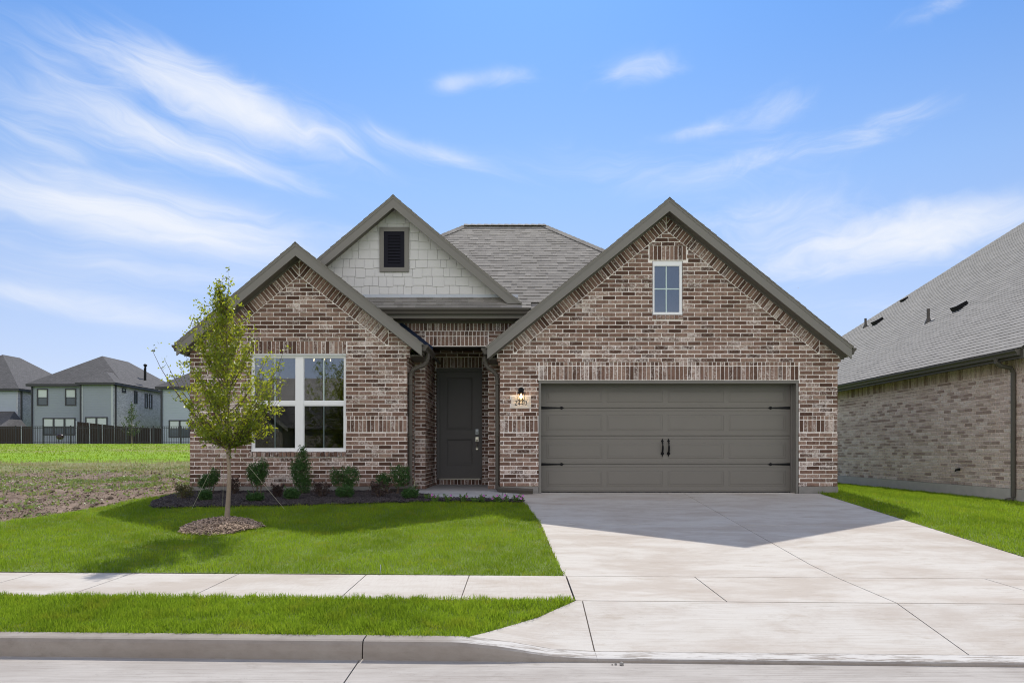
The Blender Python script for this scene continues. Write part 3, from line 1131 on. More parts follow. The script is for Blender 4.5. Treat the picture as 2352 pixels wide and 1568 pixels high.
# left block
u0, u1 = -6.32, -2.13
sL, sR = slopes(GL)
ua = -4.21
roofL = (-sL, 1, GL['za'] - 0.10 - sL * GL['xa'])
roofR = (sR, 1, GL['za'] - 0.10 + sR * GL['xa'])
ia = 4.185
zi = 2.83
inL = (-sL, 1, ia - sL * ua)
inR = (sR, 1, ia + sR * ua)
usL, usR = ua - (ia - zi) / sL, ua + (ia - zi) / sR
win = (wx(575), wx(794.5), wz(1037), wz(812.5))
lint = (win[0] - 0.0, win[1] + 0.01, wz(812.5), VB + 35 * CH)
sill = (win[0] - 0.03, win[1] + 0.005, wz(1049.5), wz(1037))
bandz = (1.174, 1.414)
headz = (1.414, 1.494)
sides = [(u0, win[0] - 0.012, bandz[0], headz[1]), (win[1] + 0.012, u1, bandz[0], headz[1])]
pieces = [(u0, u1, VB, zi, []), (usL, usR, zi, 6, [inL, inR]), (u0, usL - JT, zi, 6, [roofL]), (usR + JT, u1, zi, 6, [roofR]),
          (u1 + 0.003, u1 + 0.03, 2.52, 2.85, []), (u1 + 0.033, u1 + 0.06, 2.6, 2.85, []), (u1 + 0.063, u1 + 0.085, 2.68, 2.85, [])]
brickwork(mb, fr, pieces, [win, (lint[0] - JT, lint[1] + JT, lint[2], lint[3]), sill] + sides, VB, 11)
mortar(mb, fr, [(u0 + 0.006, u1 - 0.006, VB + 0.002, zi, []), (u0 + 0.006, u1 - 0.006, zi, 6, [roofL, roofR]), (u1 - 0.006, u1 + 0.05, 2.62, 2.85, [])], [win])
soldiers(mb, fr, lint[0], lint[1], lint[2], lint[3], 3)
soldiers(mb, front(YW - 0.028), sill[0], sill[1], sill[2], sill[3], 4)
for i, s_ in enumerate(sides):
    soldiers(mb, fr, s_[0], s_[1], bandz[0], bandz[1], 5 + i)
    soldiers(mb, fr, s_[0], s_[1], headz[0], headz[1], 7 + i)
rake_band(mb, fr, ua, ia, sL, usL, -1, 0.252, roofL, 21)
rake_band(mb, fr, ua, ia, sR, usR, 1, 0.252, roofR, 22)
# side returns of the left block
for X, frs, ya, yb in ((u1, facing_px(u1), YW + DEPTH, 14.86), (u0, facing_nx(u0), YW + DEPTH, 22.6)):
    brickwork(mb, frs, [(ya + 0.002, yb, VB, 2.8, [])], [], VB, 31, 0.1)
    mortar(mb, frs, [(ya + 0.004, yb, VB, 2.8, [])], [])
mb.build('left_wing_wall', [M_BRICK, M_MORTAR], house)

# garage block
mb = MB()
u0, u1 = wx(1148), wx(1924)
sL, sR = slopes(GG)
ua = 2.877
roofL = (-sL, 1, GG['za'] - 0.10 - sL * GG['xa'])
roofR = (sR, 1, GG['za'] - 0.10 + sR * GG['xa'])
ia = 5.06
zi = 2.675
inL = (-sL, 1, ia - sL * ua)
inR = (sR, 1, ia + sR * ua)
usL, usR = ua - (ia - zi) / sL, ua + (ia - zi) / sR
gop = (wx(1237.4), wx(1834.8), -0.2, wz(874))
glint = (gop[0] + 0.01, gop[1], wz(872.8), VB + 29 * CH)
ghead = (gop[0] + 0.01, gop[1], VB + 29 * CH, VB + 30 * CH)
gwin = (wx(1498.9), wx(1567.9), wz(722.7), wz(599.5))
gwl = (wx(1491.5), wx(1576.5), wz(597.4), VB + 58 * CH)
gws = (gwin[0] - 0.01, gwin[1] + 0.01, wz(733.5), wz(722.7))
plq = (wx(1173.7), wx(1219.8), wz(938.2), wz(909.5))
sides = [(u0, gop[0] - 0.012, bandz[0], headz[1]), (gop[1] + 0.012, u1, bandz[0], headz[1])]
pieces = [(u0, u1, VB, zi, []), (usL, usR, zi, 6, [inL, inR]), (u0, usL - JT, zi, 6, [roofL]), (usR + JT, u1, zi, 6, [roofR]),
          (u0 - 0.03, u0 - 0.003, 2.45, 2.80, []), (u0 - 0.06, u0 - 0.033, 2.53, 2.80, []),
          (u1 + 0.003, u1 + 0.03, 2.40, 2.80, []), (u1 + 0.033, u1 + 0.06, 2.5, 2.80, []), (u1 + 0.063, u1 + 0.085, 2.6, 2.80, [])]
ghole = (gop[0], gop[1], -0.3, glint[3])
brickwork(mb, fr, pieces, [(gop[0] - 0.002, gop[1], -0.3, gop[3]), (glint[0] - JT, glint[1] + JT, glint[2] - 0.02, ghead[3]),
                           (gwl[0] - JT, gwl[1] + JT, gwl[2] - 0.015, gwl[3]), gwin, gws, plq] + sides, VB, 12)
mortar(mb, fr, [(u0 + 0.006, u1 - 0.006, VB + 0.002, zi, []), (u0 + 0.006, u1 - 0.006, zi, 6, [roofL, roofR]),
                (u0 - 0.055, u0 + 0.006, 2.55, 2.8, []), (u1 - 0.006, u1 + 0.055, 2.52, 2.8, [])], [gop, gwin])
soldiers(mb, fr, glint[0], glint[1], glint[2], glint[3], 13)
soldiers(mb, fr, ghead[0], ghead[1], ghead[2], ghead[3], 14)
soldiers(mb, fr, gwl[0], gwl[1], gwl[2], gwl[3], 15)
soldiers(mb, front(YW - 0.02), gws[0], gws[1], gws[2], gws[3], 16)
for i, s_ in enumerate(sides):
    soldiers(mb, fr, s_[0], s_[1], bandz[0], bandz[1], 17 + i)
    soldiers(mb, fr, s_[0], s_[1], headz[0], headz[1], 19 + i)
rake_band(mb, fr, ua, ia, sL, usL, -1, 0.252, roofL, 23)
rake_band(mb, fr, ua, ia, sR, usR, 1, 0.252, roofR, 24)
for frs, ya, yb in ((facing_nx(u0), YW + DEPTH, 14.86), (facing_px(u1), YW + DEPTH, 22.6)):
    brickwork(mb, frs, [(ya + 0.002, yb, VB, 2.78, [])], [], VB, 33, 0.07)
    mortar(mb, frs, [(ya + 0.004, yb, VB, 2.78, [])], [])
mb.build('garage_wing_wall', [M_BRICK, M_MORTAR], house)
GU0, GU1 = u0, u1

# porch wall, recess and door wall
mb = MB()
YP = 14.86
frp = front(YP)
px0, px1 = -2.125, -0.342
po = (-1.90, -0.603, -0.1, 2.97)
topz = 3.56
s1 = (px0, px1, 3.29, topz)
s2 = (po[0], po[1], 3.185, 3.29)
s3 = (po[0], po[1], 2.985, 3.185)
pp = [(px0, px1, 0.03, topz, [])]
# the porch wall continues behind the wing roofs, so carry it outwards above them
ppx = [(px0 - 0.85, px0 - 0.002, 2.9, topz, []), (px1 + 0.002, px1 + 0.95, 2.85, topz, [])]
brickwork(mb, frp, pp + ppx, [po, (po[0] - JT, po[1] + JT, 2.97, 3.29), (px0 - 1, px1 + 1, 3.29, topz)], 0.03, 41, 0.05)
mortar(mb, frp, [(px0 + 0.004, px1 - 0.004, 0.032, topz, []), (px0 - 0.85, px0 + 0.004, 2.9, topz, []), (px1 - 0.004, px1 + 0.95, 2.85, topz, [])], [po])
soldiers(mb, frp, px0 - 0.85, px1 + 0.95, 3.29, topz, 42)
soldiers(mb, frp, s2[0], s2[1], s2[2], s2[3], 43)
soldiers(mb, frp, s3[0], s3[1], s3[2], s3[3], 44)
YD = 16.58
for frs in (facing_px(-1.90), facing_nx(-0.603)):
    brickwork(mb, frs, [(YP + DEPTH + 0.002, YD, 0.03, 3.2, [])], [], 0.03, 45, 0.12)
    mortar(mb, frs, [(YP + DEPTH + 0.004, YD, 0.032, 3.2, [])], [])
frd = front(YD)
dop = (-1.862, -0.812, 0.16, 2.722)
dl = (dop[0], dop[1], 2.725, 2.975)
dr = (dop[0], dop[1], 0.035, 0.158)
brickwork(mb, frd, [(-1.985, -0.52, 0.03, 3.3, [])], [dop, (dl[0] - JT, dl[1] + JT, 2.70, dl[3]), dr], 0.03, 46, 0.02)
mortar(mb, frd, [(-1.985, -0.52, 0.032, 3.3, [])], [dop])
soldiers(mb, frd, dl[0], dl[1], dl[2], dl[3], 47)
soldiers(mb, front(YD - 0.02), dr[0], dr[1], dr[2], dr[3], 48)
mb.build('porch_wall', [M_BRICK, M_MORTAR], house)
mb = MB()
mb.box(po[0] - 0.06, po[1] + 0.06, YP - 0.004, YP + 0.10, 2.958, 2.972)
mb.box(po[0] + 0.002, po[1] - 0.002, YP + 0.104, YD - 0.003, 3.12, 3.15)
mb.build('porch_lintel', M_GUTTER, house)
mb = MB()
mb.box(-2.0, -0.5, YD + 0.102, YD + 0.14, -0.1, 3.3)
mb.build('inner_wall', M_ROOM, house)

# foundation showing under the brick
for parts_ in (((-6.325, -2.126, YW + 0.001, YW + 0.12), (-2.245, -2.125, YW + 0.118, 14.85), (-6.326, -6.2, YW + 0.118, 22.6)),
               ((GU0 - 0.004, gop[0] - 0.004, YW - 0.004, YW + 0.12),),
               ((gop[1] + 0.004, GU1 + 0.008, YW - 0.006, YW + 0.12), (6.06, GU1 + 0.007, YW + 0.118, 22.6))):
    mb = MB()
    for q_ in parts_:
        mb.box(*q_, -0.3, VB - 0.006)
    mb.build('foundation', M_PLASTER, house)


# --- roofs over the wings
def gable_parts(G, Yb, wallx0, wallx1, tag_seed, gut=(True, True)):
    xl, zl, xa, za, xr, zr = G['xl'], G['zl'], G['xa'], G['za'], G['xr'], G['zr']
    s1_, s2_ = slopes(G)
    # shingled slopes
    m_ = MB()
    for sd, (xe, ze, sl) in ((-1, (xl, zl, s1_)), (1, (xr, zr, s2_))):
        L = math.hypot(1, sl)
        ex = 0.03
        U = (0, -1, 0) if sd < 0 else (0, 1, 0)
        V = (-sd / L, 0, sl / L)
        N = (sd * sl / L, 0, 1 / L)
        run = (abs(xa - xe) + ex) * L
        O = (xe + sd * ex, Yb if sd < 0 else YF - 0.02, ze - sl * ex + 0.004)
        w_ = Yb - YF + 0.02
        shingles(m_, O, U, V, N, [(0, 0), (w_, 0), (w_, run), (0, run)], seed=tag_seed + sd)
        # deck under the shingles
        pts = [(xe + sd * ex, YF - 0.015, ze - sl * ex), (xa, YF - 0.015, za), (xa, YF - 0.015, za - 0.022), (xe + sd * ex, YF - 0.015, ze - sl * ex - 0.022)]
        m_.prism(pts, (0, Yb - YF, 0))
    # ridge cap
    for k in range(int((Yb - YF) / 0.2)):
        y = YF - 0.02 + k * 0.2
        m_.prism([(xa - 0.12, y, za - 0.10), (xa, y, za + 0.026), (xa + 0.12, y, za - 0.10), (xa, y, za + 0.004)], (0, 0.21, -0.004))
    roof = m_.build('roof', M_SHING, house)
    # rake boards: two courses, the upper one proud
    m_ = MB()
    for sd, (xe, sl) in ((-1, (xl, s1_)), (1, (xr, s2_))):
        ze = za - sl * abs(xe - xa)
        pts = [(xa, YF, za - 0.023), (xe, YF, ze - 0.023), (xe, YF, ze - 0.240), (xa, YF, za - 0.240)]
        m_.prism(pts, (0, 0.03, 0))
        pts = [(xa, YF - 0.008, za - 0.0225), (xe, YF - 0.008, ze - 0.0225), (xe, YF - 0.008, ze - 0.06), (xa, YF - 0.008, za - 0.06)]
        m_.prism(pts, (0, 0.0075, 0))
        # eave return board along the side
        m_.box(xe, xe - sd * 0.022, YF + 0.031, Yb if (xe < -5 or xe > 5) else 14.85, ze - 0.185, ze - 0.025)
    m_.build('rake_board', M_TRIM, house)
    m_ = MB()
    for sd, (xe, sl, wxx) in ((-1, (xl, s1_, wallx0)), (1, (xr, s2_, wallx1))):
        ze = za - sl * abs(xe - xa)
        a, b = xa, xe - sd * 0.023
        za_, zb_ = za, za - sl * abs(b - xa)
        pts = [(a, YF + 0.031, za_ - 0.20), (b, YF + 0.031, zb_ - 0.20), (b, YF + 0.031, zb_ - 0.212), (a, YF + 0.031, za_ - 0.212)]
        m_.prism(pts, (0, YW - YF - 0.022, 0))
        yend = Yb if (xe < -5 or xe > 5) else 14.855
        m_.box(b, wxx + sd * 0.004, YW + 0.0, yend, ze - 0.205, ze - 0.19)
        # frieze against the brick
        pts = [(a, YW - 0.022, za_ - 0.2125), (b, YW - 0.022, zb_ - 0.2125), (b, YW - 0.022, zb_ - 0.245), (a, YW - 0.022, za_ - 0.245)]
        m_.prism(pts, (0, 0.018, 0))
    m_.build('soffit', M_SOFFIT, house)
    return roof


def gutter_y(m_, X, sd, y0, y1, z):
    """K-style gutter running along Y, fixed to a fascia at X, opening outwards in direction sd"""
    prof = [(0.0, 0.0), (0.0, -0.115), (0.065, -0.115), (0.075, -0.07), (0.112, -0.035), (0.115, 0.0), (0.108, 0.0), (0.104, -0.03), (0.07, -0.062), (0.06, -0.107), (0.008, -0.107), (0.008, 0.0)]
    pts = [(X + sd * a, y0, z + b) for a, b in prof]
    m_.prism(pts, (0, y1 - y0, 0))
    m_.prism([(X + sd * a, y0 - 0.003, z + b) for a, b in prof[:6]], (0, 0.0028, 0))


gable_parts(GL, 17.4, -6.32, -2.13, 60)
gable_parts(GG, 17.9, GU0, GU1, 70)
m_ = MB()
gutter_y(m_, GL['xl'] - 0.003, -1, YF + 0.06, 22.6, GL['zl'] - 0.03)
m_.build('gutter', M_GUTTER, house)
m_ = MB()
gutter_y(m_, GL['xr'] + 0.003, 1, YF + 0.05, 14.84, GL['zr'] - 0.03)
m_.build('gutter', M_GUTTER, house)
m_ = MB()
gutter_y(m_, GG['xl'] - 0.003, -1, YF + 0.05, 14.84, GG['zl'] - 0.03)
m_.build('gutter', M_GUTTER, house)
m_ = MB()
gutter_y(m_, GG['xr'] + 0.003, 1, YF + 0.06, 22.6, GG['zr'] - 0.03)
m_.build('gutter', M_GUTTER, house)

# downspouts with elbows in the porch corners
for sd, X0, XW_, zt in ((1, GL['xr'] + 0.06, -2.13, GL['zr'] - 0.14), (-1, GG['xl'] - 0.06, GU0, GG['zl'] - 0.14)):
    m_ = MB()
    xw_ = XW_ + sd * 0.048
    yy = 13.99
    path = [(X0, yy, zt), (X0, yy, zt - 0.10), (X0 - sd * 0.02, yy, zt - 0.17), (X0 - sd * 0.07, yy, zt - 0.23), ((X0 + xw_) / 2 - sd * 0.02, yy, zt - 0.275), (xw_ + sd * 0.05, yy, zt - 0.32), (xw_ + sd * 0.012, yy, zt - 0.38), (xw_, yy, zt - 0.46), (xw_, yy, 0.14)]
    # corrugated elbow
    fine, rad = [], []
    for i in range(len(path) - 1):
        p, q = Vector(path[i]), Vector(path[i + 1])
        nseg = 6 if i < 7 else 2
        for k in range(nseg):
            fine.append(tuple(p.lerp(q, k / nseg)))
            rad.append(0.047 if (len(fine) % 2 and i < 7) else 0.042)
    fine.append(path[-1])
    rad.append(0.042)
    m_.tube(fine, rad, 8)
    ds = m_.build('downspout', M_GUTTER, house)
    m2 = MB()
    if sd < 0:
        m2.tube([(xw_, yy, 0.15), (xw_ + 0.01, 13.86, 0.085), (xw_ + 0.05, 13.77, 0.075), (xw_ + 0.18, 13.74, 0.07), (0.30, 13.70, 0.045)], [0.046, 0.05, 0.052, 0.05, 0.05], 4)
    else:
        m2.tube([(xw_, yy, 0.15), (xw_ - 0.02, 13.86, 0.10), (xw_ - 0.09, 13.76, 0.09), (-2.42, 13.70, 0.08)], [0.046, 0.05, 0.052, 0.05], 4)
    m2.build('spout_extension', M_GUTTER, ds)
    for zz in (2.1, 1.1):
        m3 = MB()
        m3.box(xw_ - 0.05, xw_ + 0.05, yy - 0.055, yy + 0.055, zz, zz + 0.025)
        m3.build('strap', M_GUTTER, ds)

# blue-black step flashing where the wing roofs die into the porch wall
for G, sd in ((GL, 1), (GG, -1)):
    m_ = MB()
    s_ = slopes(G)[1 if sd > 0 else 0]
    xe = G['xr'] if sd > 0 else G['xl']
    z0 = G['zr'] if sd > 0 else G['zl']
    x_a, x_b = xe + sd * 0.06, xe - sd * 1.15
    za_, zb_ = z0 - s_ * 0.06, z0 + s_ * 1.15
    m_.prism([(x_a, 14.836, za_ + 0.01), (x_b, 14.836, zb_ + 0.01), (x_b, 14.836, zb_ + 0.16), (x_a, 14.836, za_ + 0.16)], (0, 0.018, 0))
    m_.prism([(x_a, 14.835, za_ + 0.012), (x_b, 14.835, zb_ + 0.012), (x_b, 14.835, zb_ + 0.022), (x_a, 14.835, za_ + 0.022)], (0, -0.10, 0))
    m_.build('roof_flashing', M_FLASH, house)

# --- main hipped roof
PITCH = 0.75
YE, ZE, YR = 14.40, 3.68, 18.2
ZR = ZE + PITCH * (YR - YE)
L = math.hypot(1, PITCH)
m_ = MB()
O = (0, YE - 0.02, ZE - 0.015)
U, V, N = (1, 0, 0), (0, 1 / L, PITCH / L), (0, -PITCH / L, 1 / L)


def vrow(y):
    return (y - YE + 0.02) * L


shingles(m_, O, U, V, N, [(-3.0, 0), (0.28, 0), (0.28, vrow(14.6)), (-3.0, vrow(14.6))], seed=80)
shingles(m_, O, U, V, N, [(-4.9, vrow(14.6)), (4.27, vrow(14.6)), (0.684, vrow(YR)), (-1.30, vrow(YR))], seed=81)
# other slopes
zb = 2.75
run = (ZR - zb) / PITCH
xl_, xr_, yb_ = -1.30 - run, 0.684 + run, YR + run
yf_ = YR - (YR - 14.6)
ft = YR - 14.6
zf_ = ZR - PITCH * ft
m_.add([(0.684, YR, ZR), (0.684 + ft, 14.6, zf_), (xr_, 14.6, zb), (xr_, yb_, zb)], [(0, 1, 2, 3)])
m_.add([(-1.30, YR, ZR), (xl_, yb_, zb), (xl_, 14.6, zb), (-1.30 - ft, 14.6, zf_)], [(0, 1, 2, 3)])
m_.add([(-1.30, YR, ZR), (0.684, YR, ZR), (xr_, yb_, zb), (xl_, yb_, zb)], [(0, 1, 2, 3)])
# underlayment
m_.add([(-3.0, YE, ZE - 0.03), (0.28, YE, ZE - 0.03), (0.684, YR, ZR - 0.03), (-1.30, YR, ZR - 0.03)], [(0, 1, 2, 3)])
m_.add([(0.28, YE, ZE - 0.03), (0.6, 14.6, zf_ - 0.03), (0.684 + ft, 14.6, zf_ - 0.03), (0.684, YR, ZR - 0.03)], [(0, 1, 2, 3)])
m_.add([(-3.0, YE, ZE - 0.03), (-1.30, YR, ZR - 0.03), (-1.30 - ft, 14.6, zf_ - 0.03)], [(0, 1, 2)])
# ridge and hip caps
for (a, b) in (((-1.33, YR, ZR + 0.012), (0.714, YR, ZR + 0.012)), ((0.684, YR, ZR + 0.008), (0.684 + ft, 14.6, zf_ + 0.008)), ((-1.30, YR, ZR + 0.008), (-1.30 - ft, 14.6, zf_ + 0.008))):
    a, b = Vector(a), Vector(b)
    n = int((b - a).length / 0.16)
    d = (b - a).normalized()
    sdv = d.cross(Vector((0, 0, 1))).normalized()
    upv = sdv.cross(d)
    for k in range(n):
        p = a.lerp(b, (k + 0.5) / n)
        drop = 0.055 if abs(d.z) < 0.1 else 0.045
        q0, q1 = p - d * 0.10, p + d * 0.10
        t0, t1 = 0.022, 0.010
        m_.add([tuple(q0 - sdv * 0.14 - upv * drop), tuple(q0 + upv * t0), tuple(q0 + sdv * 0.14 - upv * drop), tuple(q1 - sdv * 0.14 - upv * (drop + 0.01)), tuple(q1 + upv * t1), tuple(q1 + sdv * 0.14 - upv * (drop + 0.01))],
               [(0, 1, 4, 3), (1, 2, 5, 4), (0, 2, 1), (3, 4, 5)])
m_.build('roof', M_SHING, house)

# porch eave: gutter, fascia, soffit
m_ = MB()
prof = [(0.0, 0.0), (0.0, -0.115), (0.065, -0.115), (0.078, -0.07), (0.112, -0.035), (0.115, 0.0), (0.107, 0.0), (0.104, -0.03), (0.07, -0.064), (0.06, -0.107), (0.008, -0.107), (0.008, 0.0)]
m_.prism([(-3.05, YE + 0.045 - a, ZE - 0.01 + b) for a, b in prof], (3.29, 0, 0))
m_.prism([(0.241, YE + 0.045 - a, ZE - 0.01 + b) for a, b in prof[:6]], (0.004, 0, 0))
m_.build('gutter', M_GUTTER, house)
m_ = MB()
m_.box(-3.02, 0.225, YE + 0.048, YE + 0.07, ZE - 0.20, ZE - 0.02)
m_.box(-3.02, 0.225, YE + 0.071, 14.855, ZE - 0.19, ZE - 0.175)
m_.box(0.203, 0.224, YE + 0.071, 15.4, ZE - 0.173, ZE + 0.02)
m_.box(-3.0, 0.20, 14.83, 14.857, ZE - 0.23, ZE - 0.192)
m_.build('soffit', M_SOFFIT, house)

# --- siding gable over the porch
YS, YSF = 14.80, 14.50
xa, za, ss = -2.504, 5.964, 0.840
xe = 0.0615
hw = xe - xa
ze = za - ss * hw
m_ = MB()
rg = random.Random(9)
base = 3.985
tri = [(xa - hw, ze - 0.1), (xa + hw, ze - 0.1), (xa, za - 0.1)]
pl = ccw_planes(tri)
row = 0.0
zz = base + 0.05
while zz < za:
    u = xa - hw - rg.uniform(0, 0.2)
    while u < xa + hw:
        wd = rg.choice([0.13, 0.17, 0.2, 0.2, 0.24, 0.27])
        dv = rg.choice([0.0, 0.012, 0.026])
        p = clip([(u + 0.0025, zz - dv), (u + wd - 0.0025, zz - dv), (u + wd - 0.0025, zz + 0.188), (u + 0.0025, zz + 0.188)], pl)
        u += wd
        if len(p) > 2 and area(p) > 3e-4:
            vs = [(a, YS - 0.018 + 0.013 * max(0, (b - zz)) / 0.19, b) for a, b in p]
            m_.prism(vs, (0, 0.022, 0), 0, False)
    zz += 0.185
m_.prism([(a, YS + 0.006, b) for a, b in tri], (0, 0.08, 0))
m_.build('shake_siding', M_SIDING, house)
m_ = MB()
m_.box(-4.6, 0.02, YS - 0.03, YS + 0.004, base - 0.02, base + 0.042)
m_.build('wall_flashing', M_WFLASH, house)
m_ = MB()
for sd in (-1, 1):
    Ls = math.hypot(1, ss)
    U_ = (0, -1, 0) if sd < 0 else (0, 1, 0)
    ex = 0.03
    yb2 = 17.6
    shingles(m_, (xa + sd * (hw + ex), yb2 if sd < 0 else YSF - 0.02, ze - ss * ex + 0.004), U_, (-sd / Ls, 0, ss / Ls), (sd * ss / Ls, 0, 1 / Ls),
             [(0, 0), (yb2 - YSF + 0.02, 0), (yb2 - YSF + 0.02, (hw + ex) * Ls), (0, (hw + ex) * Ls)], seed=90 + sd)
    m_.prism([(xa + sd * (hw + ex), YSF - 0.015, ze - ss * ex), (xa, YSF - 0.015, za), (xa, YSF - 0.015, za - 0.022), (xa + sd * (hw + ex), YSF - 0.015, ze - ss * ex - 0.022)], (0, 3.1, 0))
for k in range(15):
    y = YSF - 0.02 + k * 0.2
    m_.prism([(xa - 0.12, y, za - 0.10), (xa, y, za + 0.026), (xa + 0.12, y, za - 0.10), (xa, y, za + 0.004)], (0, 0.21, -0.004))
m_.build('roof', M_SHING, house)
m_ = MB()
for sd in (-1, 1):
    xe_ = xa + sd * hw
    m_.prism([(xa, YSF, za - 0.023), (xe_, YSF, ze - 0.023), (xe_ - sd * 0.235, YSF, ze - 0.023 + 0.0), (xe_ - sd * 0.02, YSF, ze - 0.024)][:2] + [(xe_ - sd * 0.26, YSF, ze - 0.024), (xa, YSF, za - 0.024 - ss * 1.0 * 0.262)], (0, 0.03, 0))
    m_.prism([(xa, YSF - 0.008, za - 0.0225), (xe_, YSF - 0.008, ze - 0.0225), (xe_ - sd * 0.045, YSF - 0.008, ze - 0.0226), (xa, YSF - 0.008, za - 0.06)], (0, 0.0075, 0))
m_.build('rake_board', M_TRIM, house)
m_ = MB()
for sd in (-1, 1):
    xb_ = xa + sd * (hw - 0.10)
    zb_ = za - ss * (hw - 0.10)
    m_.prism([(xa, YSF + 0.031, za - 0.17), (xb_, YSF + 0.031, zb_ - 0.17), (xb_, YSF + 0.031, zb_ - 0.182), (xa, YSF + 0.031, za - 0.182)], (0, YS - YSF - 0.032 + 0.03, 0))
m_.build('soffit', M_SOFFIT, house)

# louvred gable vent
vent_c = at(906, 574, YS)
s_ = F / YS
vx0, vx1 = (872.5 - CX) / s_, (939.5 - CX) / s_
vz0, vz1 = CZ + (HY - 625) / s_, CZ + (HY - 523) / s_
m_ = MB()
tw = 0.088


def frame_boxes(m, x0, x1, z0, z1, wd, y0, y1, mi=0):
    m.box(x0, x1, y0, y1, z1 - wd, z1, mi)
    m.box(x0, x1, y0, y1, z0, z0 + wd, mi)
    m.box(x0, x0 + wd, y0, y1, z0 + wd, z1 - wd, mi)
    m.box(x1 - wd, x1, y0, y1, z0 + wd, z1 - wd, mi)


frame_boxes(m_, vx0, vx1, vz0, vz1, tw, YS - 0.045, YS + 0.01)
vent = m_.build('gable_vent', M_TRIM, house)
m_ = MB()
frame_boxes(m_, vx0 + tw + 0.001, vx1 - tw - 0.001, vz0 + tw + 0.001, vz1 - tw - 0.001, 0.085, YS - 0.04, YS + 0.01)
n = 9
h_ = (vz1 - vz0 - 2 * tw - 0.17) / n
for k in range(n):
    z = vz0 + tw + 0.085 + h_ * (k + 0.5)
    m_.obox(((vx0 + vx1) / 2, YS - 0.032, z), ((vx1 - vx0) / 2 - tw - 0.086, 0, 0), (0, 0.007, h_ * 0.34), (0, 0.002, -0.002))
m_.box(vx0 + tw + 0.002, vx1 - tw - 0.002, YS - 0.0225, YS - 0.021, vz0 + tw + 0.002, vz1 - tw - 0.002)
m_.build('louver', M_LOUVER, vent)

# --- front window: twin single-hung
m_ = MB()
yf = YW + 0.045
x0, x1, z0, z1 = win
x0 += 0.004
x1 -= 0.004
z0 += 0.004
z1 -= 0.004
xm0, xm1 = wx(677.5), wx(695)
fb = 0.05
m_.box(x0, x1, yf, yf + 0.07, z1 - 0.062, z1)
m_.box(x0, x1, yf - 0.012, yf + 0.07, z0, z0 + 0.05)
m_.box(x0, x0 + fb, yf, yf + 0.07, z0 + 0.05, z1 - 0.062)
m_.box(x1 - fb + 0.01, x1, yf, yf + 0.07, z0 + 0.05, z1 - 0.062)
m_.box(xm0, xm1, yf + 0.002, yf + 0.07, z0 + 0.05, z1 - 0.062)
m_.box(x0 - 0.004, x1 + 0.004, YW - 0.002, YW + 0.044, z1 - 0.018, z1 + 0.002)
wnd = m_.build('window', M_WHITE, house)
zm0, zm1 = wz(929.5), wz(920.5)
for (a, b) in ((x0 + fb, xm0), (xm1, x1 - fb + 0.01)):
    m_ = MB()
    m_.box(a + 0.001, b - 0.001, yf + 0.008, yf + 0.055, zm0, zm1)
    frame_boxes(m_, a + 0.001, b - 0.001, z0 + 0.051, zm0 - 0.001, 0.016, yf + 0.012, yf + 0.05)
    frame_boxes(m_, a + 0.001, b - 0.001, zm1 + 0.001, z1 - 0.063, 0.012, yf + 0.016, yf + 0.05)
    sash = m_.build('sash', M_WHITE, wnd)
    m_ = MB()
    xc = (a + b) / 2 - 0.004
    m_.box(xc - 0.0095, xc + 0.0095, yf + 0.0215, yf + 0.0255, z0 + 0.06, z1 - 0.07)
    m_.build('muntin', M_MUNTIN, wnd)
    m_ = MB()
    m_.box(a + 0.01, b - 0.01, yf + 0.028, yf + 0.030, zm1, z1 - 0.07)
    m_.build('pane', M_GLASS, wnd)
    m_ = MB()
    m_.box(a + 0.01, b - 0.01, yf + 0.026, yf + 0.028, z0 + 0.055, zm0)
    m_.build('pane', M_GLASS, wnd)
    m_ = MB()
    m_.add([(a + 0.012, yf + 0.020, z0 + 0.06), (b - 0.012, yf + 0.020, z0 + 0.06), (b - 0.012, yf + 0.020, zm0), (a + 0.012, yf + 0.020, zm0)], [(0, 1, 2, 3)])
    m_.build('insect_screen', M_SCREEN, wnd)

# room behind the window
m_ = MB()
m_.add([(-6.15, 14.02, 0.16), (-2.3, 14.02, 0.16), (-2.3, 18.6, 0.16), (-6.15, 18.6, 0.16), (-6.15, 14.02, 3.05), (-2.3, 14.02, 3.05), (-2.3, 18.6, 3.05), (-6.15, 18.6, 3.05)],
       [(0, 1, 2, 3), (4, 5, 6, 7), (1, 2, 6, 5), (2, 3, 7, 6), (3, 0, 4, 7)])
m_.build('room_lining', M_ROOM, house)
ch = thing('chandelier', (-4.47, 16.4, 2.78), 'small lit chandelier glimpsed through the top of the front window', 'chandelier')
m_ = MB()
m_.tube([(-4.47, 16.4, 3.048), (-4.47, 16.4, 2.85)], 0.012, 6)
for k in range(5):
    t = k * 2 * math.pi / 5 + 0.3
    ex_, ey_ = -4.47 + 0.2 * math.cos(t), 16.4 + 0.2 * math.sin(t)
    m_.tube([(-4.47, 16.4, 2.87), (-4.47 + 0.1 * math.cos(t), 16.4 + 0.1 * math.sin(t), 2.83), (ex_, ey_, 2.86)], 0.007, 5)
m_.build('arm', M_BLACK, ch)
for k in range(5):
    t = k * 2 * math.pi / 5 + 0.3
    m_ = MB()
    m_.lathe((-4.47 + 0.2 * math.cos(t), 16.4 + 0.2 * math.sin(t), 2.865), [(0.005, 0), (0.013, 0.015), (0.012, 0.035), (0.003, 0.055)], 8)
    m_.build('bulb', M_CHANBULB, ch, smooth=True)

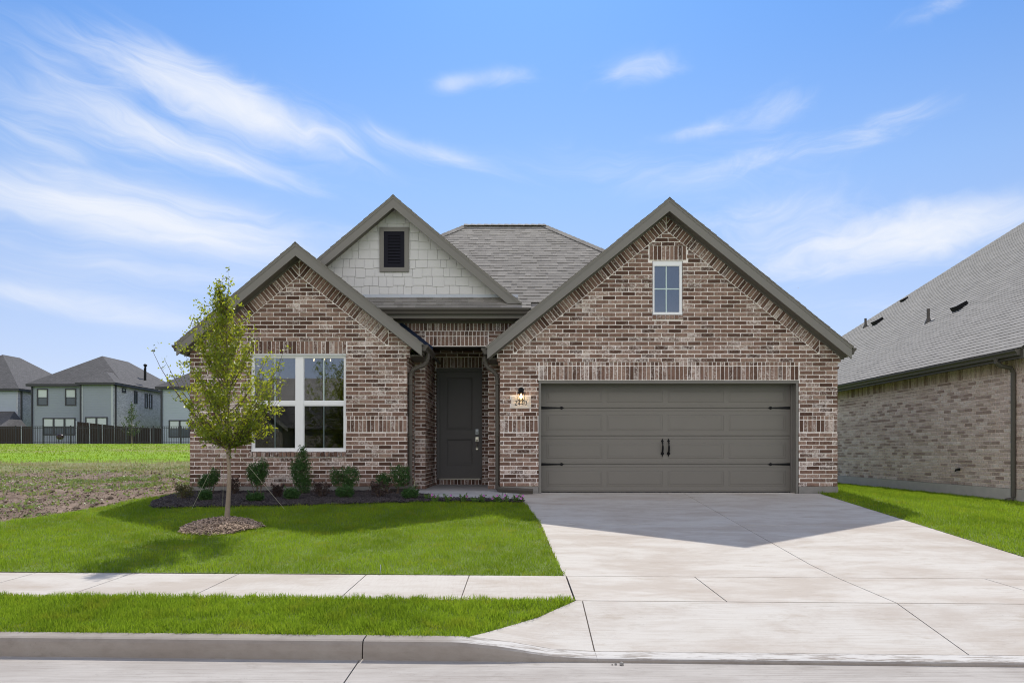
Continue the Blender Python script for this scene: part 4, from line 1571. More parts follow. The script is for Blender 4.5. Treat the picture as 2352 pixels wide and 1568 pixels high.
# --- gable window over the garage
m_ = MB()
x0, x1, z0, z1 = gwin[0] + 0.004, gwin[1] - 0.004, gwin[2] + 0.003, gwin[3] - 0.004
yf = YW + 0.02
m_.box(x0, x1, yf, yf + 0.06, z1 - 0.085, z1)
m_.box(x0, x1, yf - 0.008, yf + 0.06, z0, z0 + 0.048)
m_.box(x0, x0 + 0.036, yf, yf + 0.06, z0 + 0.048, z1 - 0.085)
m_.box(x1 - 0.052, x1, yf, yf + 0.06, z0 + 0.048, z1 - 0.085)
gw = m_.build('window', M_WHITE, house)
m_ = MB()
xc, zc = wx(1531.3), wz(662.5)
m_.box(xc - 0.011, xc + 0.011, yf + 0.018, yf + 0.024, z0 + 0.049, z1 - 0.086)
m_.box(x0 + 0.037, xc - 0.0115, yf + 0.018, yf + 0.024, zc - 0.012, zc + 0.012)
m_.box(xc + 0.0115, x1 - 0.053, yf + 0.018, yf + 0.024, zc - 0.012, zc + 0.012)
m_.build('muntin', M_MUNTIN, gw)
m_ = MB()
m_.box(x0 + 0.03, x1 - 0.045, yf + 0.026, yf + 0.028, z0 + 0.04, z1 - 0.08)
m_.build('pane', M_GLASS, gw)
m_ = MB()
m_.box(x0 + 0.0, x1 - 0.0, yf + 0.09, yf + 0.10, z0, z1)
m_.build('blind', plain('navy_backing', (0.03, 0.045, 0.085), 0.6, 0.05), gw)

# --- garage door
YG = 14.15
m_ = MB()
gx0, gx1, gz1 = gop[0], gop[1], gop[3]
m_.box(gx0 + 0.003, gx1 - 0.003, YW + 0.012, YW + 0.03, gz1 - 0.046, gz1 - 0.003)
m_.box(gx0 + 0.003, gx0 + 0.045, YW + 0.012, YW + 0.03, -0.01, gz1 - 0.047)
m_.box(gx1 - 0.045, gx1 - 0.003, YW + 0.012, YW + 0.03, -0.01, gz1 - 0.047)
m_.box(gx0 + 0.003, gx0 + 0.04, YW + 0.031, YG + 0.06, -0.01, gz1 - 0.003)
m_.box(gx1 - 0.03, gx1 - 0.003, YW + 0.031, YG + 0.06, -0.01, gz1 - 0.003)
m_.box(gx0 + 0.041, gx1 - 0.031, YW + 0.031, YG + 0.06, gz1 - 0.03, gz1 - 0.003)
m_.box(gx0 + 0.041, gx0 + 0.055, YG - 0.05, YG - 0.012, 0.0, gz1 - 0.032)
m_.box(gx1 - 0.06, gx1 - 0.031, YG - 0.05, YG - 0.012, 0.0, gz1 - 0.032)
m_.box(gx0 + 0.056, gx1 - 0.061, YG - 0.06, YG - 0.012, gz1 - 0.055, gz1 - 0.031)
m_.build('garage_door_frame', M_TRIM, house)
m_ = MB()
dx0, dx1 = gx0 + 0.042, gx1 - 0.033
joints = [0.012, 0.556, 1.101, 1.657, 2.165]
pcols = [(0.58, 1.677), (1.764, 2.868), (2.965, 4.069), (4.166, 5.283)]
for i in range(4):
    a, b = joints[i], joints[i + 1]
    m_.box(dx0, dx1, YG, YG + 0.04, a + 0.004, b - 0.004)
    # shiplap beads along the section edges
    for (q0, q1) in ((a + 0.030, a + 0.056), (b - 0.056, b - 0.030)):
        m_.prism([(dx0 + 0.01, YG - 0.0008, q0), (dx0 + 0.01, YG - 0.0045, q0 + 0.002), (dx0 + 0.01, YG - 0.0045, q1 - 0.006), (dx0 + 0.01, YG - 0.0008, q1)], (dx1 - dx0 - 0.02, 0, 0))
    pz0, pz1 = a + 0.112, b - 0.128 if i < 3 else b - 0.16
    for (pa, pb) in pcols:
        # stamped long panel: sunk border, raised field
        for (ins, wd, pr) in ((0.0, 0.009, 0.0045), (0.034, 0.006, 0.003)):
            q = (pa + ins, pb - ins, pz0 + ins, pz1 - ins)
            yq = YG - pr
            m_.prism([(q[0], yq, q[3] - wd), (q[1], yq, q[3] - wd), (q[1], YG - 0.0006, q[3]), (q[0], YG - 0.0006, q[3])], (0, pr * 0.4, 0))
            m_.prism([(q[0], YG - 0.0006, q[2]), (q[1], YG - 0.0006, q[2]), (q[1], yq, q[2] + wd), (q[0], yq, q[2] + wd)], (0, pr * 0.4, 0))
            m_.prism([(q[0], YG - 0.0006, q[2] + wd), (q[0] + wd, yq, q[2] + wd), (q[0] + wd, yq, q[3] - wd), (q[0], YG - 0.0006, q[3] - wd)], (0, pr * 0.4, 0))
            m_.prism([(q[1] - wd, yq, q[2] + wd), (q[1], YG - 0.0006, q[2] + wd), (q[1], YG - 0.0006, q[3] - wd), (q[1] - wd, yq, q[3] - wd)], (0, pr * 0.4, 0))
m_.box(dx0, dx1, YG + 0.041, YG + 0.06, 0.0, 2.165)
gd = m_.build('garage_door', M_GDOOR, house)
m_ = MB()
m_.box(dx0 + 0.002, dx1 - 0.002, YG - 0.006, YG + 0.03, -0.003, 0.0155)
m_.build('rubber_seal', M_BLACK, gd)
for sd, xh in ((1, dx0 + 0.004), (-1, dx1 - 0.004)):
    for zh in (1.66, 0.552):
        m_ = MB()
        Lh = 0.47
        pts = [(0, -0.026), (0, 0.026), (0.385, 0.011), (0.39, 0.022), (0.412, 0.030), (0.434, 0.020), (0.440, 0.009), (Lh, 0.0), (0.440, -0.009), (0.434, -0.020), (0.412, -0.030), (0.39, -0.022), (0.385, -0.011)]
        q = [(xh + sd * a, YG - 0.013, zh + b) for a, b in pts]
        m_.prism(q, (0, 0.0075, 0))
        for a in (0.05, 0.2, 0.412):
            m_.lathe((xh + sd * a, YG - 0.019, zh), [(0.003, 0), (0.008, 0.002), (0.009, 0.006)], 8, 0, 'Y')
        m_.build('strap_hinge', M_BLACK, gd)
for xh in (2.857, 2.978):
    m_ = MB()
    zc = CZ + (HY - 1026.5) / (F / YG)
    for (z_, r_, tip) in ((zc + 0.125, 0.026, 1), (zc - 0.125, 0.036, -1)):
        pts = [(0, tip * 1.9), (0.35, tip * 0.7), (1, tip * 0.15), (0.75, -tip * 0.5), (0.35, -tip * 0.9), (-0.35, -tip * 0.9), (-0.75, -tip * 0.5), (-1, tip * 0.15), (-0.35, tip * 0.7)]
        m_.prism([(xh + a * r_, YG - 0.014, z_ + b * r_) for a, b in pts], (0, 0.009, 0))
    m_.tube([(xh, YG - 0.012, zc + 0.115), (xh, YG - 0.045, zc + 0.085), (xh, YG - 0.058, zc + 0.01), (xh, YG - 0.05, zc - 0.07), (xh, YG - 0.012, zc - 0.115)], [0.012, 0.015, 0.019, 0.017, 0.013], 8)
    m_.build('pull_handle', M_BLACK, gd, smooth=True)

# --- front door
m_ = MB()
cx0, cx1, cz1 = dop[0] + 0.002, dop[1] - 0.002, dop[3] - 0.002
yc = YD - 0.02
m_.box(cx0, cx0 + 0.075, yc, YD + 0.09, 0.165, cz1 - 0.076)
m_.box(cx1 - 0.055, cx1, yc, YD + 0.09, 0.165, cz1 - 0.076)
m_.box(cx0, cx1, yc, YD + 0.09, cz1 - 0.075, cz1)
for (a, b, c, d) in ((cx0 + 0.018, cx0 + 0.026, 0.17, cz1 - 0.03), (cx1 - 0.026, cx1 - 0.018, 0.17, cz1 - 0.03)):
    m_.box(a, b, yc - 0.007, yc - 0.0006, c, d)
m_.box(cx0 + 0.018, cx1 - 0.018, yc - 0.007, yc - 0.0006, cz1 - 0.0295, cz1 - 0.02)
m_.build('door_frame', M_DOOR, house)
m_ = MB()
sx0, sx1, sz0, sz1 = cx0 + 0.077, cx1 - 0.057, 0.185, cz1 - 0.077
ysl = YD + 0.035
m_.box(sx0, sx1, ysl + 0.018, ysl + 0.045, sz0, sz1)


def door_panel(px0_, px1_, pz0_, pz1_):
    # sunk panel: bevelled moulding falling to the recess, then a raised field
    for (i0, i1, d0, d1) in ((0.0, 0.014, 0.0, 0.010), (0.020, 0.034, 0.012, 0.0168)):
        a, b, c, d = px0_ + i0, px1_ - i0, pz0_ + i0, pz1_ - i0
        w_ = i1 - i0
        y0_, y1_ = ysl + d0, ysl + d1
        q = 0.0178
        m_.add([(a, y0_, c), (b, y0_, c), (b, y0_, d), (a, y0_, d), (a + w_, y1_, c + w_), (b - w_, y1_, c + w_), (b - w_, y1_, d - w_), (a + w_, y1_, d - w_)],
               [(0, 1, 5, 4), (1, 2, 6, 5), (2, 3, 7, 6), (3, 0, 4, 7)])
    e = 0.050
    m_.prism([(px0_ + e, ysl + 0.006, pz0_ + e), (px1_ - e, ysl + 0.006, pz0_ + e), (px1_ - e, ysl + 0.006, pz1_ - e), (px0_ + e, ysl + 0.006, pz1_ - e)], (0, 0.0118, 0))


sD = F / YD


def dxw(x):
    return (x - CX) / sD


def dzw(y):
    return CZ + (HY - y) / sD


pA = (dxw(1026), dxw(1085), dzw(987), dzw(866))
pB = (dxw(1026), dxw(1085), dzw(1068), dzw(1008))
for r_ in minus(minus([(sx0, sx1, sz0, sz1)], pA), pB):
    m_.box(r_[0], r_[1], ysl, ysl + 0.0178, r_[2], r_[3])
door_panel(*pA)
door_panel(*pB)
door = m_.build('front_door', M_DOOR, house)
m_ = MB()
m_.box(cx0 + 0.06, cx1 - 0.04, YD - 0.05, YD + 0.03, 0.164, 0.180)
m_.build('threshold', M_NICKEL, house)
hx = dxw(1095.5)
m_ = MB()
m_.box(hx - 0.033, hx + 0.033, ysl - 0.022, ysl - 0.0006, dzw(997), dzw(985))
m_.lathe((hx, ysl - 0.036, dzw(993.5)), [(0.012, 0), (0.02, 0.004), (0.021, 0.013)], 14, 0, 'Y')
m_.box(hx - 0.02, hx + 0.02, ysl - 0.026, ysl - 0.0225, dzw(989.5), dzw(986.5))
m_.build('keypad_lock', plain('grey_metal', (0.32, 0.33, 0.34), 0.35, 0.05, 20, metal=0.8), door)
m_ = MB()
m_.box(hx - 0.034, hx + 0.034, ysl - 0.012, ysl - 0.0006, dzw(1013.5), dzw(1003))
m_.box(hx - 0.024, hx + 0.024, ysl - 0.012, ysl - 0.0006, dzw(1032.5), dzw(1026.5))
m_.tube([(hx, ysl - 0.008, dzw(1010)), (hx, ysl - 0.05, dzw(1012)), (hx, ysl - 0.062, dzw(1018)), (hx, ysl - 0.055, dzw(1025)), (hx, ysl - 0.01, dzw(1029.5))], [0.014, 0.013, 0.012, 0.012, 0.014], 8)
m_.obox((hx, ysl - 0.045, dzw(1008.5)), (0.02, 0, 0), (0, 0.035, 0.006), (0, 0, 0.004))
m_.build('door_handle', M_NICKEL, door)

# --- address stone with its number, and the lantern above it
m_ = MB()
x0, x1, z0, z1 = plq[0] + 0.006, plq[1] - 0.006, plq[2] + 0.006, plq[3] - 0.006
yp = YW - 0.012
rim = 0.048
m_.box(x0, x1, yp + 0.008, YW + 0.06, z0, z1)
frame_boxes(m_, x0, x1, z0, z1, rim, yp, yp + 0.0075)
stone = m_.build('address_plaque', M_STONE, house)


def digit(m_, ch_, x, z, hgt, yq):
    """serif numerals as solid relief strokes"""
    def quad(pts):
        m_.prism([(x + a * hgt, yq, z + b * hgt) for a, b in pts], (0, 0.0035, 0))
    if ch_ == '0':
        n = 20
        for k in range(n):
            t0, t1 = 2 * math.pi * k / n, 2 * math.pi * (k + 1) / n
            o = [(0.25 + 0.23 * math.cos(t), 0.5 + 0.5 * math.sin(t)) for t in (t0, t1)]
            i_ = [(0.25 + 0.115 * math.cos(t), 0.5 + 0.46 * math.sin(t)) for t in (t1, t0)]
            quad(o + i_)
    if ch_ == '4':
        quad([(0.29, 0.0), (0.41, 0.0), (0.41, 1.0), (0.33, 1.0), (0.29, 0.93)])
        quad([(0.02, 0.24), (0.289, 0.24), (0.289, 0.335), (0.02, 0.335)])
        quad([(0.411, 0.24), (0.50, 0.24), (0.50, 0.335), (0.411, 0.335)])
        quad([(0.02, 0.336), (0.095, 0.336), (0.289, 0.80), (0.289, 0.92)])
    if ch_ == '2':
        pts_o = []
        path = [(0.06, 0.70), (0.09, 0.86), (0.22, 0.965), (0.36, 0.90), (0.40, 0.72), (0.35, 0.54), (0.22, 0.34), (0.09, 0.15)]
        wds = [0.05, 0.045, 0.04, 0.06, 0.07, 0.06, 0.045, 0.04]
        for i in range(len(path) - 1):
            a, b = Vector(path[i]), Vector(path[i + 1])
            d = (b - a).normalized()
            nn = Vector((-d.y, d.x))
            quad([tuple(a + nn * wds[i]), tuple(b + nn * wds[i + 1]), tuple(b - nn * wds[i + 1]), tuple(a - nn * wds[i])])
        quad([(0.03, 0.0), (0.46, 0.0), (0.49, 0.24), (0.45, 0.24), (0.41, 0.13), (0.03, 0.12)])


m_ = MB()
hn = 0.098
xx = wx(1182.5)
for k, c_ in enumerate('2440'):
    digit(m_, c_, xx + k * 0.0612, wz(930.6), hn, yp + 0.0045 - 0.0003 * (k % 2))
m_.build('house_number', M_BLACK, stone)

lx, ly = wx(1196.8), YW - 0.075
m_ = MB()
zc_ = wz(895.7)
m_.lathe((lx, YW - 0.035, zc_), [(0.02, 0.0), (0.045, 0.006), (0.055, 0.018), (0.056, 0.036)], 20, 0, 'Y')
m_.tube([(lx, YW - 0.03, zc_ - 0.005), (lx, ly + 0.01, zc_ + 0.01), (lx, ly, zc_ - 0.02)], [0.014, 0.014, 0.016], 8)
ct, cb = wz(902.5), wz(919)
m_.lathe((lx, ly, ct), [(0.052, -0.006), (0.066, 0.0), (0.066, 0.008), (0.045, 0.022), (0.034, 0.05), (0.012, 0.062)], 4)
for k in range(4):
    t = math.pi / 4 + k * math.pi / 2
    m_.tube([(lx + 0.082 * math.cos(t), ly + 0.082 * math.sin(t), cb), (lx + 0.082 * math.cos(t), ly + 0.082 * math.sin(t), ct + 0.001)], 0.0045, 4)
frame_z = [(cb, 0.007), (ct, 0.006)]
for z_, t_ in frame_z:
    q = 0.06
    m_.box(lx - q - 0.003, lx + q + 0.003, ly - q - 0.003, ly - q + 0.004, z_ - t_, z_)
    m_.box(lx - q - 0.003, lx + q + 0.003, ly + q - 0.004, ly + q + 0.003, z_ - t_, z_)
    m_.box(lx - q - 0.003, lx - q + 0.004, ly - q + 0.0045, ly + q - 0.0045, z_ - t_, z_)
    m_.box(lx + q - 0.004, lx + q + 0.003, ly - q + 0.0045, ly + q - 0.0045, z_ - t_, z_)
lan = m_.build('wall_lantern', M_BLACK, house)
m_ = MB()
m_.lathe((lx, ly, cb + 0.004), [(0.034, 0), (0.034, ct - cb - 0.012)], 16)
m_.build('lamp_glass', M_LGLASS, lan, smooth=True)
m_ = MB()
m_.lathe((lx, ly, cb + 0.035), [(0.004, 0), (0.017, 0.012), (0.021, 0.03), (0.015, 0.055), (0.009, 0.075)], 12)
m_.build('bulb', M_BULB, lan, smooth=True)
lp = bpy.data.lights.new('lantern_light', 'POINT')
lp.energy = 0.55
lp.color = (1.0, 0.62, 0.30)
lp.shadow_soft_size = 0.02
lpo = bpy.data.objects.new('lantern_light', lp)
COL.objects.link(lpo)
lpo.parent = house
lpo.location = Vector((lx, ly - 0.028, cb + 0.07)) - ORG[house.name]

# ------------------------------------------------------------------ the house next door on the right
nh = thing('brick_house', (9.8, 14, -0.18), 'pale brick house side wall with grey shingle roof and long dark gutter at right', 'house')
m_ = MB()
NX, NY0, NY1 = 9.80, 13.72, 31.4
frn = facing_nx(NX)
brickwork(m_, frn, [(NY0, NY1, 0.07, 2.36, [])], [], 0.07, 101, 0.0)
soldiers(m_, frn, NY0, NY1, 2.365, 2.62, 102)
mortar(m_, frn, [(NY0 + 0.006, NY1, 0.07, 2.63, [])], [])
frn2 = front(NY0)
gbl = [(-0.75, 1, 2.62 - 0.75 * 9.72), (0.75, 1, 2.62 + 0.75 * 25.6)]
fpc = [(NX + DEPTH + 0.004, 18.0, 0.07, 2.62, []), (NX + DEPTH + 0.004, 18.0, 2.62, 9.0, gbl)]
brickwork(m_, frn2, fpc, [], 0.07, 103, 0.04)
mortar(m_, frn2, fpc, [])
m_.build('wall', [M_NBRICK, M_NMORTAR], nh)
m_ = MB()
m_.box(NX - 0.006, NX + 0.12, NY0 - 0.004, NY1, -0.4, 0.064)
m_.box(NX + 0.125, 18, NY0 - 0.003, NY0 + 0.12, -0.4, 0.064)
m_.build('foundation', plain('pale_foundation', (0.46, 0.42, 0.37), 0.92, 0.2, 5.0, 0.006), nh)
P2 = 0.75
L2 = math.hypot(1, P2)
NE, NZ, NYF, NYR = 9.45, 2.75, 13.45, 32.0
m_ = MB()
tr = 8.2
poly = [(0, 0), (0, (tr) * L2), (NYR - tr - NYF, tr * L2), (NYR - NYF, 0)]
# u runs toward the street so that the polygon is counter-clockwise seen from outside
polyc = [(-(NYR - NYF), 0), (0, 0), (0, tr * L2), (-(NYR - tr - NYF), tr * L2)]
shingles(m_, (NE - 0.02, NYF, NZ), (0, -1, 0), (1 / L2, 0, P2 / L2), (-P2 / L2, 0, 1 / L2), polyc, seed=110, wr=(0.24, 0.32), th=(0.009, 0.012))
m_.add([(NE, NYF, NZ - 0.02), (NE, NYR, NZ - 0.02), (NE + tr, NYR - tr, NZ + P2 * tr - 0.02), (NE + tr, NYF, NZ + P2 * tr - 0.02)], [(0, 1, 2, 3)])
m_.add([(NE, NYR, NZ), (NE + 2 * tr, NYR, NZ), (NE + tr, NYR - tr, NZ + P2 * tr)], [(0, 1, 2)])
m_.add([(NE + 2 * tr, NYF, NZ), (NE + 2 * tr, NYR, NZ), (NE + tr, NYR - tr, NZ + P2 * tr), (NE + tr, NYF, NZ + P2 * tr)], [(0, 1, 2, 3)])
a, b = Vector((NE, NYR, NZ + 0.01)), Vector((NE + tr, NYR - tr, NZ + P2 * tr + 0.01))
d = (b - a).normalized()
sdv = d.cross(Vector((0, 0, 1))).normalized()
upv = sdv.cross(d)
n = int((b - a).length / 0.17)
for k in range(n):
    p = a.lerp(b, (k + 0.5) / n)
    q0, q1 = p - d * 0.1, p + d * 0.1
    m_.add([tuple(q0 - sdv * 0.14 - upv * 0.05), tuple(q0 + upv * 0.022), tuple(q0 + sdv * 0.14 - upv * 0.05), tuple(q1 - sdv * 0.14 - upv * 0.06), tuple(q1 + upv * 0.01), tuple(q1 + sdv * 0.14 - upv * 0.06)], [(0, 1, 4, 3), (1, 2, 5, 4), (0, 2, 1), (3, 4, 5)])
nroof = m_.build('roof', M_NSHING, nh)
m_ = MB()
gutter_y(m_, NE + 0.02, -1, NYF + 0.06, NYR - 0.02, NZ - 0.02)
m_.build('gutter', M_GUTTER, nh)
m_ = MB()
m_.box(NE + 0.022, NE + 0.045, NYF + 0.03, NYR, NZ - 0.19, NZ - 0.03)
m_.box(NE + 0.046, NX - 0.003, NYF + 0.03, NYR, NZ - 0.145, NZ - 0.13)
m_.prism([(NE + 0.02, NYF, NZ - 0.20), (NE + 0.02, NYF, NZ - 0.025), (NE + 5, NYF, NZ - 0.025 + 5 * P2), (NE + 5, NYF, NZ - 0.24 + 5 * P2)], (0, 0.03, 0))
m_.build('fascia', M_GUTTER, nh)
m_ = MB()
yy = 14.12
m_.tube([(NE - 0.04, yy, NZ - 0.13), (NE - 0.04, yy, NZ - 0.2), (NE + 0.06, yy, NZ - 0.27), (NX - 0.1, yy, NZ - 0.31), (NX - 0.05, yy, NZ - 0.4), (NX - 0.05, yy, -0.08), (NX - 0.09, yy - 0.02, -0.14), (NX - 0.22, yy - 0.05, -0.155)], 0.044, 8)
m_.build('downspout', M_GUTTER, nh)
m_ = MB()
m_.tube([(NX - 0.005, 15.9, 0.40), (NX - 0.09, 15.9, 0.40), (NX - 0.10, 15.9, 0.36)], 0.022, 8)
m_.lathe((NX - 0.05, 15.9, 0.44), [(0.045, 0), (0.045, 0.012)], 10)
m_.build('hose_tap', M_BLACK, nh)


def on_nroof(x, y):
    s = (P2 * (x - CX) - (HY - y)) / (P2 * NE - (NZ - CZ))
    return Vector(((x - CX) / s, F / s, CZ + (HY - y) / s))


for (x, y, h) in ((2132, 741, 0.40), (1988, 752, 0.34)):
    p = on_nroof(x, y)
    m_ = MB()
    m_.tube([tuple(p - Vector((0, 0, 0.1))), tuple(p + Vector((0, 0, h)))], 0.042, 10)
    m_.lathe(tuple(p), [(0.12, -0.09), (0.085, 0.03), (0.05, 0.12)], 12)
    nv = Vector((-P2 / L2, 0, 1 / L2))
    m_.obox(tuple(p + nv * 0.018), tuple(Vector((1 / L2, 0, P2 / L2)) * 0.16), (0, 0.17, 0), tuple(nv * 0.004))
    m_.build('vent_pipe', M_GUTTER, nroof)
for (x, y, k) in ((2206, 708, 1.0), (2017, 741, 1.0), (2078, 690, 0.7)):
    p = on_nroof(x, y)
    nv = Vector((-P2 / L2, 0, 1 / L2))
    up_ = Vector((1 / L2, 0, P2 / L2))
    m_ = MB()
    m_.obox(tuple(p + nv * 0.016), tuple(up_ * 0.22 * k), (0, 0.22 * k, 0), tuple(nv * 0.004))
    q0, q1 = p - up_ * 0.15 * k, p + up_ * 0.17 * k
    hgt = 0.15 * k
    a = [tuple(q0 + Vector((0, -0.15 * k, 0))), tuple(q0 + nv * hgt + Vector((0, -0.15 * k, 0))), tuple(q1 + nv * 0.10 * k + Vector((0, -0.15 * k, 0))), tuple(q1 + Vector((0, -0.15 * k, 0)))]
    m_.prism(a, (0, 0.30 * k, 0))
    m_.build('roof_vent', M_BLACK, nroof)


# ------------------------------------------------------------------ far houses beyond the fence
def uv_box(q, nrm):
    if abs(nrm[2]) > 0.3:
        if abs(nrm[0]) > abs(nrm[1]):
            return (q[1], q[2] * math.sqrt(1 + (nrm[0] / nrm[2]) ** -2) if nrm[0] else q[2])
        return (q[0], q[2] * (math.sqrt(1 + (nrm[2] / nrm[1]) ** 2) if abs(nrm[1]) > 1e-4 else 1))
    return (q[1], q[2]) if abs(nrm[0]) > abs(nrm[1]) else (q[0], q[2])


def hip(m_, x0, x1, y0, y1, z, p):
    """hipped roof, ridge along the longer side"""
    w_, l_ = (x1 - x0) / 2, (y1 - y0)
    xc = (x0 + x1) / 2
    if l_ >= 2 * w_:
        a, b = (xc, y0 + w_, z + p * w_), (xc, y1 - w_, z + p * w_)
        m_.add([(x0, y0, z), (x1, y0, z), (x1, y1, z), (x0, y1, z), a, b], [(0, 1, 4), (1, 2, 5, 4), (2, 3, 5), (3, 0, 4, 5)])
    else:
        h = l_ / 2
        a, b = (x0 + h, (y0 + y1) / 2, z + p * h), (x1 - h, (y0 + y1) / 2, z + p * h)
        m_.add([(x0, y0, z), (x1, y0, z), (x1, y1, z), (x0, y1, z), a, b], [(0, 1, 5, 4), (1, 2, 5), (2, 3, 4, 5), (3, 0, 4)])
    m_.box(x0 + 0.05, x1 - 0.05, y0 + 0.05, y1 - 0.05, z - 0.22, z - 0.01, 1)


def crop_xy(cx_, cy_):
    """photo coordinates from the enlarged left crop the far houses were measured on"""
    return 0.29299 * cx_, 775.2 + 0.29299 * cy_


def far_window(parent, x0, x1, z0, z1, Y, blind=True, mull=1, side=None):
    def bx(m, a, b, c, d, e, f):
        if side is None:
            m.box(a, b, Y - d, Y - c, e, f)
        else:
            m.box(side + c, side + d, a, b, e, f)
    m = MB()
    t = 0.11
    bx(m, x0, x1, -0.02, 0.06, z1 - t, z1)
    bx(m, x0, x1, -0.02, 0.06, z0, z0 + t)
    bx(m, x0, x0 + t, -0.02, 0.06, z0 + t, z1 - t)
    bx(m, x1 - t, x1, -0.02, 0.06, z0 + t, z1 - t)
    wd = (x1 - x0) / mull
    for k in range(1, mull):
        bx(m, x0 + wd * k - 0.09, x0 + wd * k + 0.09, -0.02, 0.05, z0 + t, z1 - t)
    zm = z0 + (z1 - z0) * 0.48
    for k in range(mull):
        bx(m, x0 + wd * k + 0.12, x0 + wd * (k + 1) - 0.12, -0.02, 0.04, zm - 0.03, zm + 0.03)
    fo = m.build('window', M_FTRIM, parent)
    m = MB()
    bx(m, x0 + t, x1 - t, -0.03, 0.01, zm, z1 - t)
    m.build('pane', M_BLIND if blind else M_FDARK, fo)
    m = MB()
    bx(m, x0 + t, x1 - t, -0.03, 0.011, z0 + t, zm - 0.001)
    m.build('pane', M_FDARK, fo)


GZ = 1.25
# middle house
YA = 72.0
sA = F / YA


def cw(cx_, cy_, s):
    x, y = crop_xy(cx_, cy_)
    return (x - CX) / s, CZ + (HY - y) / s


hA = thing('siding_house', (-44.3, 76, GZ), 'slate blue two storey house with dark hipped roof behind the iron fence', 'house')
xa0, xa1 = (74 - CX) / sA, (278 - CX) / sA
ze_ = 7.25
m_ = MB()
m_.box(xa0, xa1 - 0.12, YA, 86, GZ - 0.5, ze_)
m_.build('wall', M_SIDA, hA)
YA2 = 70.6
sA2 = F / YA2
xb0 = (187 - CX) / sA2
m_ = MB()
m_.box(xb0, xa1 - 0.12, YA2, YA - 0.01, GZ - 0.5, ze_ + 0.12)
m_.build('wall', M_SIDA, hA)
m_ = MB()
m_.box(xa1 - 0.118, xa1, YA2 + 0.01, 86, GZ - 0.5, ze_)
m_.build('brick_wall', M_FBRICK, hA, uvfun=uv_box)
m_ = MB()
m_.box(xa1 - 0.2, xa1 + 0.02, YA2 - 0.03, YA2 + 0.009, GZ - 0.5, ze_ + 0.1)
m_.box(xb0, xb0 + 0.18, YA2 - 0.03, YA2 - 0.001, GZ - 0.5, ze_ + 0.1)
m_.build('corner_board', plain('pale_corner_board', (0.36, 0.40, 0.43), 0.6), hA)
m_ = MB()
hip(m_, xa0 - 0.45, xa1 + 0.45, YA - 0.45, 86.5, ze_ + 0.22, 0.70)
m_.build('roof', [M_FSHING, M_FTRIM], hA, uvfun=uv_box)
m_ = MB()
hip(m_, xb0 - 0.45, xa1 + 0.46, YA2 - 0.45, YA2 + 8.0, ze_ + 0.25, 0.62)
m_.build('roof', [M_FSHING, M_FTRIM], hA, uvfun=uv_box)
for (c0, c1, r0, r1, mu) in ((291, 377, 400, 533, 1), (511, 598, 400, 533, 1), (336, 592, 628, 764, 3)):
    (x0, z1), (x1, z0) = cw(c0, r0, sA), cw(c1, r1, sA)
    far_window(hA, x0, x1, z0, z1, YA, True, mu)
(x0, z1), (x1, z0) = cw(670, 621, sA2), cw(844, 756, sA2)
far_window(hA, x0, x1, z0, z1, YA2, True, 2)
for (c0, c1, r0, r1, bl) in ((955, 985, 396, 432, True), (1050, 1075, 418, 518, False), (1134, 1157, 438, 553, False), (1168, 1192, 442, 558, False)):
    # on the side wall x = xa1
    ya = xa1 * F / (0.29299 * c0 - CX)
    yb = xa1 * F / (0.29299 * c1 - CX)
    sm = F / ((ya + yb) / 2)
    z1 = CZ + (HY - crop_xy(0, r0)[1]) / sm
    z0 = CZ + (HY - crop_xy(0, r1)[1]) / sm
    far_window(hA, ya, yb, z0, z1, 0, bl, 1, xa1)
for (x_, y_) in (((186 - CX) / sA2, YA2 - 0.08), (xa1 + 0.07, YA2 + 0.35), ((74.5 - CX) / sA, YA - 0.08)):
    m_ = MB()
    m_.tube([(x_, y_, ze_ + 0.1), (x_, y_, GZ - 0.3)], 0.075, 6)
    m_.build('downspout', M_FTRIM, hA)
px_, py_ = -40.9, 79.0
for (dx_, dy_, h_) in ((0.0, 0.0, 1.3), (1.3, -2.6, 0.7)):
    m_ = MB()
    m_.tube([(px_ + dx_, py_ + dy_, 8.3), (px_ + dx_, py_ + dy_, 8.9 + h_)], 0.11, 8)
    if h_ > 1:
        m_.lathe((px_, py_, 10.1), [(0.13, 0), (0.2, 0.05), (0.2, 0.18), (0.1, 0.26)], 8)
    m_.build('flue_pipe', M_BLACK, hA)

# house cut by the left edge of the view
YBh = 76.0
sB = F / YBh
hB = thing('siding_house', (-58, 80, GZ), 'pale blue two storey house with whitewashed brick side cut by left edge', 'house')
xb1 = (40.5 - CX) / sB
m_ = MB()
m_.box(-64, xb1 - 0.12, YBh, 90, GZ - 0.5, 7.15)
m_.build('wall', M_SIDB, hB)
m_ = MB()
m_.box(xb1 - 0.118, xb1, YBh + 0.01, 90, GZ - 0.5, 7.15)
m_.build('brick_wall', M_FBRICK, hB, uvfun=uv_box)
m_ = MB()
hip(m_, -64.5, xb1 + 0.45, YBh - 0.45, 90.5, 7.38, 0.72)
m_.build('roof', [M_FSHING, M_FTRIM], hB, uvfun=uv_box)
m_ = MB()
Yl = 72.2
m_.add([(-62, Yl, 3.05), (-51.6, Yl, 3.05), (-53.2, YBh - 0.01, 5.0), (-62, YBh - 0.01, 5.0), (-51.6, YBh - 0.01, 3.05)], [(0, 1, 2, 3), (1, 4, 2)])
m_.box(-62, -51.62, Yl + 0.02, YBh - 0.02, 2.83, 3.04, 1)
m_.build('porch_roof', [M_FSHING, M_FTRIM], hB, uvfun=uv_box)
m_ = MB()
m_.box(-62, -52.0, Yl + 0.7, YBh - 0.012, GZ - 0.5, 2.9)
m_.build('porch_wall', M_FBRICK, hB, uvfun=uv_box)
m_ = MB()
